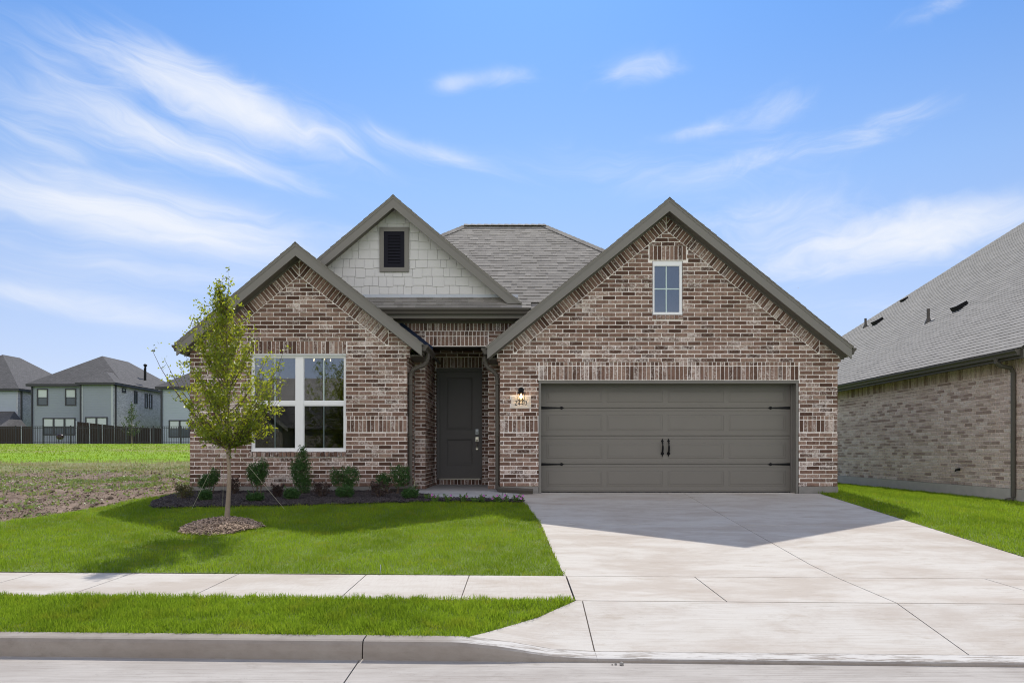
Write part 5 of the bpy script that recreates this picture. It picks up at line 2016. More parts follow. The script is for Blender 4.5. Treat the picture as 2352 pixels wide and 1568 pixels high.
m_.tube([(xb1 + 0.08, YBh + 0.5, 7.2), (xb1 + 0.08, YBh + 0.5, GZ - 0.3)], 0.08, 6)
m_.build('downspout', M_FTRIM, hB)
far_window(hB, -53.0, -52.35, 1.7, 2.7, Yl + 0.7, False, 1)

# house partly hidden behind the street tree
hC = thing('siding_house', (-30, 76, GZ), 'grey blue two storey house partly hidden behind the young street tree', 'house')
xc0 = (369.5 - CX) / sA
m_ = MB()
m_.box(xc0, -25, YA, 84, GZ - 0.5, 7.0)
m_.build('wall', M_SIDC, hC)
m_ = MB()
hip(m_, xc0 - 0.45, -24.5, YA - 0.45, 84.5, 7.2, 0.68)
m_.build('roof', [M_FSHING, M_FTRIM], hC, uvfun=uv_box)
(x0, z1), (x1, z0) = cw(1324, 645, sA), cw(1494, 782, sA)
far_window(hC, x0, x1, z0, z1, YA, True, 2)
m_ = MB()
m_.tube([(xc0 + 0.1, YA - 0.08, 6.9), (xc0 + 0.1, YA - 0.08, GZ - 0.3)], 0.09, 6)
m_.build('downspout', M_FTRIM, hC)
m_ = MB()
m_.lathe((-32.6, 74.3, 8.2), [(0.2, 0), (0.2, 0.4), (0.3, 0.45), (0.05, 0.6)], 8)
m_.build('roof_vent', M_BLACK, hC)

# ------------------------------------------------------------------ fences, grill, far tree
YFE = 60.0
gz = float(T(-38, YFE)) - 0.02
fence = thing('iron_fence', (-36, YFE, gz), 'long black iron picket fence along the far edge of the grass', 'fence')
m_ = MB()
sF = F / YFE
zt = CZ + (HY - 979) / sF
for z in (zt - 0.02, zt - 0.17, gz + 0.14):
    m_.box(-56, -20, YFE - 0.02, YFE + 0.02, z, z + 0.04)
x = -56.0
while x < -20:
    m_.box(x - 0.015, x + 0.015, YFE - 0.0095, YFE + 0.0095, gz + 0.05, zt + 0.005)
    x += 0.1435
m_.build('picket_panel', M_IRON, fence)
for px_ in (-58 + 2.3 * k for k in range(1, 17)):
    m_ = MB()
    m_.box(px_ - 0.035, px_ + 0.035, YFE - 0.035, YFE + 0.035, gz - 0.1, zt + 0.06)
    m_.box(px_ - 0.045, px_ + 0.045, YFE - 0.045, YFE + 0.045, zt + 0.0605, zt + 0.08)
    m_.build('post', M_IRON, fence)


def wood_fence(pts, label, seed, posts):
    a = Vector(pts[0][:3])
    f = thing('wooden_fence', tuple(a), label, 'fence')
    rg = random.Random(seed)
    m_ = MB()
    for (p, q) in zip(pts[:-1], pts[1:]):
        p0, q0 = Vector(p[:3]), Vector(q[:3])
        d = (q0 - p0)
        n = max(1, int(d.length / 0.15))
        dn = d.normalized()
        nr = Vector((dn.y, -dn.x, 0))
        for k in range(n):
            t = (k + 0.5) / n
            c = p0.lerp(q0, t)
            h = p[3] + (q[3] - p[3]) * t + rg.uniform(-0.012, 0.012)
            m_.obox((c.x + nr.x * rg.uniform(-0.004, 0.004), c.y, c.z + h / 2), tuple(dn * 0.070), tuple(nr * 0.009), (0, 0, h / 2))
    m_.build('board', M_WOODF, f)
    for (p, q, n) in posts:
        for k in range(n):
            t = k / max(1, n - 1)
            c = Vector(p[:3]).lerp(Vector(q[:3]), t)
            h = p[3] + (q[3] - p[3]) * t
            m_ = MB()
            m_.tube([(c.x, c.y - 0.09, c.z - 0.1), (c.x - 0.02, c.y - 0.09, c.z + h + 0.06)], 0.032, 6)
            m_.build('post', M_GALV, f)
    return f


za_ = 1.32
A_, B_, C_ = (-38.1, 62.2, za_, 2.02), (-36.6, 66.0, za_, 1.72), (-35.45, 70.0, za_, 1.60)
A2_ = (-38.0, 62.15, za_, 2.02)
Bx = (-35.6, 65.6, za_, 1.66)
wood_fence([A_, Bx, (-34.75, 70.2, za_, 1.72)], 'dark stained board fence leaning beside the small tree behind the iron fence', 3, [(A_, Bx, 5), (Bx, (-34.75, 70.2, za_, 1.72), 4)])
wood_fence([(-48.5, 64.0, za_, 1.62), (-43.2, 64.0, za_, 1.68)], 'dark board fence behind iron pickets below the house at the left edge', 4, [((-47, 64.0, za_, 1.62), (-44.1, 64.0, za_, 1.66), 2)])

gx_, gy_, gzz = (137.8 - CX) / (F / 64.0), 64.0, 1.3
grill = thing('barbecue_grill', (gx_, gy_, gzz), 'dark kettle barbecue grill standing behind the iron fence below the wide window', 'grill')
m_ = MB()
m_.lathe((gx_, gy_, gzz + 0.52), [(0.06, 0), (0.22, 0.06), (0.31, 0.18), (0.33, 0.25)], 16)
m_.build('bowl', M_KETTLE, grill, smooth=True)
m_ = MB()
m_.lathe((gx_, gy_, gzz + 0.775), [(0.335, 0), (0.32, 0.10), (0.22, 0.2), (0.06, 0.24)], 16)
m_.tube([(gx_ - 0.05, gy_, gzz + 1.01), (gx_, gy_, gzz + 1.06), (gx_ + 0.05, gy_, gzz + 1.01)], 0.012, 6)
m_.build('lid', M_KETTLE, grill, smooth=True)
for k in range(3):
    t = 0.6 + k * 2.1
    m_ = MB()
    m_.tube([(gx_ + 0.18 * math.cos(t), gy_ + 0.18 * math.sin(t), gzz + 0.6), (gx_ + 0.3 * math.cos(t), gy_ + 0.3 * math.sin(t), gzz)], 0.016, 6)
    m_.build('leg', M_IRON, grill)


# ------------------------------------------------------------------ foliage
def leaf_quads(P, ln, wd, seed, updir=0.0, droop=0.0):
    """one folded four-cornered leaf at each point"""
    g_ = np.random.default_rng(seed)
    n = len(P)
    a = g_.normal(size=(n, 3))
    a[:, 2] += updir
    a /= np.linalg.norm(a, axis=1)[:, None]
    r = g_.normal(size=(n, 3))
    b = np.cross(a, r)
    b /= np.linalg.norm(b, axis=1)[:, None]
    c = np.cross(a, b)
    L_ = (ln * g_.uniform(0.65, 1.25, n))[:, None]
    W_ = (wd * g_.uniform(0.7, 1.2, n))[:, None]
    v0 = P - a * L_ * 0.5
    v1 = P + b * W_ * 0.5 + c * W_ * 0.12
    v2 = P + a * L_ * 0.5 + c * L_ * droop
    v3 = P - b * W_ * 0.5 + c * W_ * 0.12
    V_ = np.stack([v0, v1, v2, v3], 1).reshape(-1, 3)
    return V_, np.arange(4 * n).reshape(n, 4)


def tree(name, base, label, cat, H, env, nbr, leaves_per, seed, leafsz, mleaf, extra=(), trunk_r=0.042, zlow=1.2, lean=None, group=None, xoff=lambda z: 0.0, tight=0.085):
    """young street tree: bare stem, upswept branches reaching an envelope (height -> radius), leaves along the twigs"""
    rg = random.Random(seed)
    g_ = np.random.default_rng(seed)
    bx, by, bz = base
    t_ = thing(name, base, label, cat, group)
    m_ = MB()
    lean = lean or [(0, 0, 0)]
    zs = [p[0] for p in lean]

    def stem(z):
        return Vector((bx + float(np.interp(z, zs, [p[1] for p in lean])), by + float(np.interp(z, zs, [p[2] for p in lean])), bz + z))
    pz = [0, 0.03, 0.12] + list(np.linspace(0.3, H * 0.93, 14))
    m_.tube([stem(z) for z in pz], [trunk_r * 1.5, trunk_r * 1.2, trunk_r * 1.03] + [max(0.006, trunk_r * (1 - 0.93 * (z / H) ** 0.9)) for z in pz[3:]], 10)
    trunk = m_.build('trunk', M_BARK, t_, smooth=True)
    m_ = MB()
    pts = []
    targets = []
    ez, er = [e[0] for e in env], [e[1] for e in env]
    for k in range(nbr):
        z = zlow + (H - zlow) * (k + rg.random()) / nbr
        rr = float(np.interp(z, ez, er)) * math.sqrt(rg.uniform(0.12, 1.0))
        th = k * 2.399 + rg.uniform(-0.5, 0.5)
        targets.append((rr * math.cos(th) + xoff(z), rr * math.sin(th) * 0.95, z, int(leaves_per * rg.uniform(0.5, 1.35) * (0.30 + 0.70 * min(1, float(np.interp(z, ez, er)) / (0.8 * max(er))))), tight))
    targets += list(extra)
    for (tx, ty, tz, nl, sc) in targets:
        r_ = math.hypot(tx, ty)
        z0 = max(zlow * 0.88 + rg.uniform(0, 0.12), tz - r_ * rg.uniform(1.0, 1.5) - 0.18)
        z0 = min(z0, H * 0.88)
        a = stem(z0)
        e = Vector((bx + tx, by + ty, bz + tz))
        mid = a.lerp(e, 0.5) + Vector((tx * 0.16, ty * 0.16, -0.05 - 0.06 * r_))
        path = []
        for i in range(7):
            t = i / 6
            path.append(a * (1 - t) ** 2 + mid * 2 * t * (1 - t) + e * t * t + Vector((rg.uniform(-1, 1), rg.uniform(-1, 1), 0)) * 0.012 * t)
        r0 = 0.004 + 0.008 * min(1, r_)
        m_.tube([tuple(p) for p in path], [r0 * (1 - 0.8 * i / 6) for i in range(7)], 5)
        # side twigs
        cl = [(path[i], 0.3) for i in (2, 3, 4, 5, 6)]
        for s_ in range(5):
            i = rg.randint(2, 6)
            q = path[i] + Vector((rg.uniform(-1, 1), rg.uniform(-1, 1), rg.uniform(-0.35, 1.0))) * sc * 1.9
            m_.tube([tuple(path[i]), tuple(path[i].lerp(q, 0.5) + Vector((0, 0, -0.01))), tuple(q)], [0.0035, 0.0025, 0.0015], 4)
            cl.append((q, 0.9))
            cl.append((path[i].lerp(q, 0.6), 0.6))
        for j in range(nl):
            c, wt = cl[rg.randrange(len(cl))]
            pts.append(tuple(c + Vector(g_.normal(size=3)) * sc * 0.55 * (0.6 + wt * 0.5)))
    m_.build('branch', M_TWIG, trunk)
    P = np.array(pts)
    V_, F_ = leaf_quads(P, leafsz[0], leafsz[1], seed + 1, 0.35, 0.06)
    np_mesh('crown', V_, F_, mleaf, t_)
    return t_


TB = ground_at(520, 1211)
env = [(1.12, 0.10), (1.3, 0.44), (1.5, 0.60), (1.82, 0.66), (2.25, 0.64), (2.55, 0.58), (2.8, 0.46), (3.0, 0.28), (3.15, 0.12), (3.35, 0.05), (3.6, 0.02)]
extra = [(-1.05, 0.0, 2.50, 44, 0.06), (-0.84, -0.05, 2.36, 60, 0.07), (-0.66, 0.05, 2.12, 90, 0.08), (-0.93, 0.0, 2.26, 40, 0.07), (0.82, 0.0, 2.50, 50, 0.05), (0.74, 0.1, 2.22, 80, 0.07), (0.72, 0.0, 1.80, 80, 0.07),
         (0.78, -0.1, 1.98, 60, 0.06), (0.03, 0, 3.62, 24, 0.035), (0.02, 0.02, 3.42, 26, 0.045), (0.18, 0, 3.25, 34, 0.04), (-0.28, 0, 3.10, 50, 0.05), (-0.5, 0, 2.88, 60, 0.06), (0.05, 0, 0.96, 22, 0.03), (0.3, 0, 2.95, 60, 0.05),
         (-0.34, -0.05, 1.32, 90, 0.06), (0.38, -0.05, 1.40, 100, 0.06), (0.20, -0.15, 1.24, 60, 0.05)]
st = tree('young_tree', TB, 'slender young street tree with small glossy leaves in a mulch ring on the lawn', 'tree', 3.5, env, 100, 150, 5, (0.047, 0.025), M_LEAF, extra,
          trunk_r=0.037, zlow=1.24, lean=[(0, 0, 0), (0.3, 0.02, 0), (0.7, 0.045, 0), (1.2, 0.015, 0), (2.0, 0.0, 0), (3.9, 0.03, 0)],
          xoff=lambda z: float(np.interp(z, [1.1, 1.75, 2.2, 2.7, 3.0], [0.0, 0.10, 0.10, -0.06, -0.12])), tight=0.066)
for (x0, y0, p1) in ((544, 1009, (0.40, 1.35)), (496, 998, (-1.15, 1.45)), (512, 1003, (-0.75, 1.7))):
    m_ = MB()
    a = at(x0, y0, TB[1])
    a = (TB[0] + (0.03 if p1[0] > 0 else -0.03), TB[1], TB[2] + 1.20)
    q = (TB[0] + p1[0], TB[1] + p1[1], float(T(TB[0] + p1[0], TB[1] + p1[1])) + 0.01)
    m_.tube([a, q], 0.0024, 5)
    m_.build('guy_line', M_TWINE, st)

# small tree behind the iron fence
tree('small_tree', ((303 - CX) / (F / 61.6), 61.6, float(T(-33, 61.6))), 'small leafy tree in front of the leaning board fence far left', 'tree', 3.5,
     [(0.4, 0.3), (1.0, 0.75), (1.6, 0.85), (2.3, 0.6), (3.0, 0.25), (3.5, 0.05)], 34, 34, 15, (0.13, 0.08), M_FARLEAF, trunk_r=0.05, zlow=0.7)

# trees across the street; the front window mirrors the nearer one
tree('street_tree', (-9.2, -6.2, -0.56), 'tall leafy tree across the street mirrored in the right window pane', 'tree', 6.0,
     [(1.0, 0.4), (1.8, 1.2), (3.0, 1.5), (4.2, 1.3), (5.2, 0.8), (6.0, 0.1)], 70, 46, 25, (0.085, 0.05), M_LEAF, trunk_r=0.07, zlow=1.2)

# house across the street, mirrored in the front window
oh = thing('brick_house', (-15, -15, -0.5), 'brick house across the street mirrored in the left window pane', 'house')
m_ = MB()
m_.box(-20.6, -13.2, -20, -12.5, -0.8, 2.4)
m_.prism([(-20.6, -12.5, 2.4), (-13.2, -12.5, 2.4), (-16.9, -12.5, 5.4)], (0, -0.2, 0))
m_.box(-13.198, -3, -22, -14.6, -0.8, 2.4)
m_.build('wall', M_RBRICK, oh, uvfun=uv_box)
m_ = MB()
m_.add([(-21.0, -12.2, 2.1), (-16.9, -12.2, 5.6), (-12.8, -12.2, 2.1), (-21.0, -20, 2.1), (-16.9, -20, 5.6), (-12.8, -20, 2.1)], [(0, 1, 4, 3), (1, 2, 5, 4)])
m_.add([(-18, -14.3, 2.1), (-2.6, -14.3, 2.1), (-9.6, -18.6, 5.5), (-16, -18.6, 5.5), (-2.6, -22.9, 2.1)], [(0, 1, 2, 3), (1, 4, 2)])
m_.build('roof', M_RSHING, oh, uvfun=uv_box)
m_ = MB()
m_.prism([(-21.0, -12.18, 2.1), (-16.9, -12.18, 5.59), (-12.8, -12.18, 2.1), (-12.8, -12.18, 1.88), (-16.9, -12.18, 5.35), (-21.0, -12.18, 1.88)], (0, -0.03, 0))
m_.build('rake_board', plain('pale_trim', (0.5, 0.45, 0.38)), oh)


# --- shrubs along the wall
def shrub(name, label, cat, x0, x1, y0, y1, Yd, lobes, n, mat_, seed, leaf=(0.032, 0.016), group=None, stems=True, up=0.6):
    """x0..y1: extent on the wall plane in photo units; lobes: (fx, fz, rx, rz) fractions of that extent"""
    s = F / Yd
    xc = ((x0 + x1) / 2 - CX) / s
    wdt = (x1 - x0) / s
    ztop = CZ + (HY - y0) / s
    zg = float(T(xc, Yd)) + 0.03
    hgt = ztop - zg
    t_ = thing(name, (xc, Yd, zg), label, cat, group)
    g_ = np.random.default_rng(seed)
    rg = random.Random(seed)
    P = []
    tot = sum(l[2] * l[3] for l in lobes)
    for (fx, fz, rx, rz) in lobes:
        k = int(n * 1.7 * rx * rz / tot)
        d = g_.normal(size=(k, 3))
        d /= np.linalg.norm(d, axis=1)[:, None]
        r = g_.uniform(0.25, 1.0, k) ** 0.6
        # uneven outline: a bumpy radius by direction
        bump_ = 1 + 0.20 * np.sin(d[:, 0] * 7 + seed) * np.sin(d[:, 2] * 6 + d[:, 1] * 5) + g_.normal(size=k) * 0.06
        p = d * (r * bump_)[:, None] * np.array([rx * wdt * 1.08, rx * wdt * 0.92, rz * hgt * 1.08])
        p += np.array([xc + (fx - 0.5) * wdt, Yd, zg + fz * hgt])
        P.append(p)
    # loose shoots past the outline
    for k in range(9):
        fx, fz, rx, rz = lobes[rg.randrange(len(lobes))]
        a = rg.uniform(0, 6.28)
        b0 = np.array([xc + (fx - 0.5) * wdt + rx * wdt * 0.8 * math.cos(a), Yd + rx * wdt * 0.6 * math.sin(a), zg + (fz + rz * rg.uniform(0.1, 0.9)) * hgt])
        ln = rg.uniform(0.04, 0.10)
        tt = g_.uniform(0, 1, 14)[:, None]
        P.append(b0 + tt * np.array([math.cos(a) * 0.4, math.sin(a) * 0.3, 1.0]) * ln + g_.normal(size=(14, 3)) * 0.010)
    P = np.concatenate(P)
    P = P[P[:, 2] > zg + 0.01]
    V_, F_ = leaf_quads(P, leaf[0], leaf[1], seed + 3, up, 0.05)
    np_mesh('foliage', V_, F_, mat_, t_)
    m_ = MB()
    for k in range(6):
        fx, fz, rx, rz = lobes[k % len(lobes)]
        e = (xc + (fx - 0.5) * wdt + rg.uniform(-1, 1) * rx * wdt * 0.6, Yd + rg.uniform(-1, 1) * rx * wdt * 0.4, zg + fz * hgt + rg.uniform(0, 0.5) * rz * hgt)
        m_.tube([(xc + rg.uniform(-0.02, 0.02) + (fx - 0.5) * wdt * 0.5, Yd + rg.uniform(-0.02, 0.02), zg - 0.02), ((xc + e[0]) / 2 + (fx - 0.5) * wdt * 0.3, (Yd + e[1]) / 2, (zg + e[2]) / 2), e], [0.008, 0.006, 0.003], 5)
    m_.build('stem', M_TWIG, t_)
    return t_


gU = 'upright dark green shrubs along the front wall'
shrub('upright_shrub', 'upright green shrub left of the tree trunk near house corner, lopsided taller right side', 'shrub', 457, 505, 1076, 1128, 13.35,
      [(0.45, 0.55, 0.42, 0.26), (0.75, 0.72, 0.24, 0.30), (0.2, 0.42, 0.22, 0.2)], 1500, M_SHRUB, 201, group=gU)
shrub('upright_shrub', 'ragged upright green shrub below left half of the front window', 'shrub', 565, 617, 1050, 1124, 13.35,
      [(0.5, 0.56, 0.36, 0.30), (0.75, 0.66, 0.26, 0.30), (0.25, 0.6, 0.24, 0.24), (0.5, 0.36, 0.24, 0.16)], 2200, M_SHRUB, 202, group=gU)
shrub('upright_shrub', 'tallest conical green shrub, below the white window mullion', 'shrub', 666, 719, 1028, 1124, 13.35,
      [(0.5, 0.46, 0.44, 0.32), (0.55, 0.74, 0.28, 0.26), (0.55, 0.92, 0.10, 0.12), (0.6, 0.2, 0.34, 0.2), (0.3, 0.5, 0.28, 0.24)], 3000, M_SHRUB, 203, group=gU)
shrub('upright_shrub', 'two lobed green shrub just right of the front window', 'shrub', 760, 826, 1066, 1122, 13.35,
      [(0.68, 0.62, 0.33, 0.34), (0.2, 0.55, 0.22, 0.28), (0.6, 0.35, 0.2, 0.2)], 1900, M_SHRUB, 204, group=gU)
shrub('upright_shrub', 'two lobed green shrub beside the left downspout', 'shrub', 867, 943, 1067, 1122, 13.35,
      [(0.68, 0.62, 0.31, 0.36), (0.18, 0.45, 0.22, 0.26)], 2000, M_SHRUB, 205, group=gU)
gL = 'low rounded green shrubs at the front of the bed'
for k, (x0, x1, y0, y1, lab) in enumerate(((456, 488, 1122, 1155, 'low rounded dark shrub in the bed just left of the tree trunk'),
                                           (565, 606, 1130, 1157, 'low wide dark shrub in the mulch below the left window sash'),
                                           (650, 689, 1118, 1153, 'low round green shrub in front of the tallest shrub'),
                                           (769, 814, 1112, 1149, 'low round green shrub in front of the shrub right of the window'),
                                           (921, 963, 1118, 1151, 'low round shrub at the right end of the bed by the walkway'))):
    p = ground_at((x0 + x1) / 2, y1 - 6, 0.03, 11, 14)
    shrub('low_shrub', lab, 'shrub', x0, x1, y0, y1, p[1], [(0.5, 0.48, 0.44, 0.46), (0.3, 0.4, 0.28, 0.34), (0.72, 0.42, 0.26, 0.34)], 1300, M_SHRUB, 220 + k, (0.026, 0.015), gL)
gR = 'thin bronze leaved shrubs in the bed'
for k, (x0, x1, y0, y1, lab) in enumerate(((402, 448, 1112, 1150, 'sparse olive and bronze shrub at the left house corner'),
                                           (526, 552, 1097, 1140, 'thin bronze leaved shrub just right of the tree trunk'),
                                           (624, 652, 1112, 1148, 'thin bronze leaved shrub left of the tallest shrub'),
                                           (718, 760, 1106, 1146, 'bronze leaved shrub between the tallest shrub and the two lobed one'),
                                           (846, 900, 1106, 1146, 'bronze leaved shrub left of the downspout'))):
    p = ground_at((x0 + x1) / 2, y1 - 5, 0.03, 11, 14.5)
    shrub('bronze_shrub', lab, 'shrub', x0, x1, y0, y1, p[1], [(0.5, 0.5, 0.46, 0.46), (0.3, 0.65, 0.22, 0.3)], 420 if k else 520, M_RED if k else leaf_mat('olive_leaf', (0.05, 0.05, 0.02), (0.11, 0.10, 0.035), 0.3, (0.3, 0.3, 0.06)), 240 + k, (0.032, 0.017), gR)

# --- petunias by the walkway
flowers = [((430, 520), (110, 100), 0, 'leafy green petunia without blooms at the left end of the walkway edge'),
           ((555, 560), (170, 130), 3, 'spreading pink petunia, leftmost one in bloom by the walkway'),
           ((752, 570), (130, 130), 1, 'thin petunia with one pink bloom on a tall stem'),
           ((985, 530), (120, 170), 2, 'tallest petunia, pink blooms at top and right'),
           ((1160, 580), (150, 80), 0, 'flat pale green petunia in the middle of the mulch strip'),
           ((1290, 555), (130, 110), 1, 'petunia with a single low pink bloom, mid strip'),
           ((1520, 570), (170, 110), 2, 'bushy petunia with one large pink bloom at the walkway joint'),
           ((1680, 560), (150, 120), 2, 'petunia with two pink blooms, third from the driveway'),
           ((1820, 560), (130, 130), 2, 'petunia with pink blooms, second from the driveway'),
           ((1905, 555), (90, 110), 3, 'petunia crowded with pink blooms beside the driveway edge')]
for k, ((cx_, cy_), (wd_, hg_), nf, lab) in enumerate(flowers):
    xd, yd = 918.7 + 0.14648 * cx_, 1062.3 + 0.14648 * (cy_ + hg_ * 0.4)
    p = ground_at(xd, min(yd + 2, 1152), 0.025, 11.6, 13.2)
    s = F / p[1]
    wd, hg = wd_ * 0.14648 / s, hg_ * 0.14648 / s
    t_ = thing('petunia', p, lab, 'flower', 'petunias along the walkway edge')
    g_ = np.random.default_rng(300 + k)
    rg = random.Random(300 + k)
    m_ = MB()
    P = []
    tips = []
    for j in range(7):
        a = rg.uniform(0, 6.28)
        e = Vector((p[0] + math.cos(a) * wd * rg.uniform(0.2, 0.6), p[1] + math.sin(a) * wd * 0.35, p[2] + hg * rg.uniform(0.35, 1.0)))
        m_.tube([p, tuple(Vector(p).lerp(e, 0.5) + Vector((0, 0, 0.01))), tuple(e)], [0.003, 0.0025, 0.002], 4)
        tips.append(e)
        tt = g_.uniform(0.15, 1, 26)[:, None]
        P.append(np.array(p) + tt * (np.array(e) - np.array(p)) + g_.normal(size=(26, 3)) * 0.012)
    m_.build('stem', M_PETLEAF, t_)
    V_, F_ = leaf_quads(np.concatenate(P), 0.034, 0.016, 320 + k, 0.3)
    np_mesh('leaves', V_, F_, M_PETLEAF, t_)
    for j in range(nf):
        e = tips[j] + Vector((rg.uniform(-0.01, 0.01), -0.02, rg.uniform(0.0, 0.015)))
        m_ = MB()
        vs, fs = [tuple(e)], []
        R_ = 0.022
        tl = rg.uniform(-0.4, 0.4)
        for q in range(10):
            t = q * 2 * math.pi / 10
            r = R_ * (1.0 if q % 2 == 0 else 0.82)
            vs.append((e.x + r * math.cos(t), e.y - 0.014 + 0.006 * math.sin(t + tl), e.z + r * math.sin(t)))
        fs = [(0, 1 + q, 1 + (q + 1) % 10) for q in range(10)]
        m_.add(vs, fs)
        m_.build('bloom', M_PETAL, t_)

# ------------------------------------------------------------------ mulch
G = np.random.default_rng(77)


def chips(xy, zf, ln, wd, seed, tilt=0.35):
    g_ = np.random.default_rng(seed)
    n = len(xy)
    P = np.column_stack([xy, zf(xy[:, 0], xy[:, 1])])
    th = g_.uniform(0, 2 * math.pi, n)
    a = np.column_stack([np.cos(th), np.sin(th), g_.normal(size=n) * tilt])
    a /= np.linalg.norm(a, axis=1)[:, None]
    up_ = np.column_stack([g_.normal(size=n) * 0.3, g_.normal(size=n) * 0.3, np.ones(n)])
    b = np.cross(up_, a)
    b /= np.linalg.norm(b, axis=1)[:, None]
    c = np.cross(a, b)
    L_ = (ln * g_.uniform(0.4, 1.5, n))[:, None] / 2
    W_ = (wd * g_.uniform(0.6, 1.5, n))[:, None] / 2
    H_ = 0.003
    P = P + np.array([0, 0, 0.006])
    c8 = [P - a * L_ - b * W_, P + a * L_ - b * W_ * 0.6, P + a * L_ + b * W_ * 0.7, P - a * L_ + b * W_]
    V_ = np.stack(c8 + [q + c * H_ * 2 for q in c8], 1).reshape(-1, 3)
    base = np.arange(n)[:, None] * 8
    fq = np.array([[4, 5, 6, 7], [0, 1, 5, 4], [1, 2, 6, 5], [2, 3, 7, 6], [3, 0, 4, 7]])
    F_ = (base[:, None, :] + fq[None]).reshape(-1, 4)
    return V_, F_


pts = []
while len(pts) < 15000:
    x, y = G.uniform(-6.4, 0.12), G.uniform(11.7, 13.86)
    yb = 13.86 if x < -2.12 else (13.3 if x < -1.62 else 12.70)
    if bed_front(x) - 0.03 < y < yb:
        pts.append((x, y))
V_, F_ = chips(np.array(pts), lambda x, y: T(x, y) + 0.03, 0.05, 0.011, 5)
setp(np_mesh('bed_mulch', V_, F_, M_DCHIP), 'dark shredded wood mulch filling the planting bed along the front wall', 'mulch', kind='stuff')

# ring round the street tree
rx_, ry_ = 0.52, 0.50
rc = (TB[0] - 0.03, TB[1] - 0.12)


def mound(x, y):
    r = np.sqrt(((x - rc[0]) / rx_) ** 2 + ((y - rc[1]) / ry_) ** 2)
    return T(x, y) + 0.015 + 0.12 * np.clip(1 - r ** 2, 0, 1) ** 0.8


mb = MB()
vs, fs = [], []
nr, na = 8, 36
for i in range(nr + 1):
    for k in range(na):
        t = 2 * math.pi * k / na
        q = i / nr
        wob_ = 1 + 0.05 * math.sin(3 * t) + 0.04 * math.sin(5 * t + 1)
        x, y = rc[0] + rx_ * q * wob_ * math.cos(t), rc[1] + ry_ * q * wob_ * math.sin(t)
        vs.append((x, y, float(mound(x, y)) - (0.02 if i == nr else 0)))
for i in range(nr):
    for k in range(na):
        fs.append((i * na + k, i * na + (k + 1) % na, (i + 1) * na + (k + 1) % na, (i + 1) * na + k))
mb.add(vs, fs)
setp(mb.build('mulch_ring', M_MULCHSOIL, smooth=True), kind='structure')
q = np.sqrt(G.uniform(0, 1.08, 4200))
t = G.uniform(0, 2 * math.pi, 4200)
wob_ = 1 + 0.05 * np.sin(3 * t) + 0.04 * np.sin(5 * t + 1)
xy = np.column_stack([rc[0] + rx_ * q * wob_ * np.cos(t), rc[1] + ry_ * q * wob_ * np.sin(t)])
V_, F_ = chips(xy, lambda x, y: mound(x, y), 0.055, 0.013, 6, 0.45)
setp(np_mesh('ring_mulch', V_, F_, M_CHIP), 'pale wood chip mulch heaped in a low ring around the young street tree', 'mulch', kind='stuff')


# ------------------------------------------------------------------ grass
def clump(x, y, seed):
    g_ = np.random.default_rng(seed + 500)
    t_ = np.zeros(len(x))
    for k_ in range(14):
        f_, a_, p_ = g_.uniform(3, 26), g_.uniform(0, 6.28), g_.uniform(0, 6.28)
        t_ += np.sin(f_ * (x * math.cos(a_) + y * math.sin(a_)) + p_)
    return np.clip(t_ / 5.0, -1, 1)


def blades(xy, zf, h, wd, seed, lean=0.5, nseg=2):
    g_ = np.random.default_rng(seed)
    n = len(xy)
    P = np.column_stack([xy, zf(xy[:, 0], xy[:, 1])])
    th = g_.uniform(0, 2 * math.pi, n)
    b = np.column_stack([np.cos(th), np.sin(th), np.zeros(n)])
    ph = g_.uniform(0, 2 * math.pi, n)
    ln = np.abs(g_.normal(size=n)) * lean
    d = np.column_stack([np.cos(ph) * ln, np.sin(ph) * ln, np.ones(n)])
    d /= np.linalg.norm(d, axis=1)[:, None]
    cl_ = clump(xy[:, 0], xy[:, 1], seed)
    H_ = (h * g_.uniform(0.5, 1.3, n) * (1 + 0.42 * cl_))[:, None]
    W_ = (wd * g_.uniform(0.7, 1.3, n))[:, None] / 2
    mid = P + d * H_ * 0.55 + np.array([0, 0, 1.0]) * H_ * 0.08
    tip = P + d * H_ + np.column_stack([d[:, 0], d[:, 1], -0.25 * ln]) * H_ * 0.35
    V_ = np.stack([P - b * W_, P + b * W_, mid + b * W_ * 0.75, mid - b * W_ * 0.75, tip], 1).reshape(-1, 3)
    base = np.arange(n)[:, None] * 5
    F3 = np.concatenate([base + np.array([0, 1, 2]), base + np.array([0, 2, 3]), base + np.array([3, 2, 4])])
    return V_, F3


def fill(n, x0, x1, y0, y1, test, seed, dens=None):
    g_ = np.random.default_rng(seed)
    x, y = g_.uniform(x0, x1, n), g_.uniform(y0, y1, n)
    k = test(x, y)
    return np.column_stack([x[k], y[k]])


lx_, ly_ = [-11.5, -9.4, -8.3, -7.55, -6.95, -6.7, -6.52, -6.42], [7.8, 8.6, 9.6, 10.55, 11.7, 12.8, 13.6, 14.2]
bxs, bys = [p[0] for p in BED], [p[1] for p in BED]


def in_front(x, y):
    v = vv(x, y)
    yl = np.where(x < -6.42, np.interp(x, lx_, ly_), np.interp(x, bxs, bys))
    yl = np.where(x > 0.10, np.interp(x, [0.10, 0.17, 0.33, 0.471], [12.42, 12.2, 10.66, 7.5]), yl)
    r = ((x - rc[0]) / rx_) ** 2 + ((y - rc[1]) / ry_) ** 2
    vis = x > -0.90 * y - 0.9
    return (v > 7.325) & (y < yl) & (r > 1.0) & vis


def lawn_h(x, y):
    return T(x, y) + 0.002


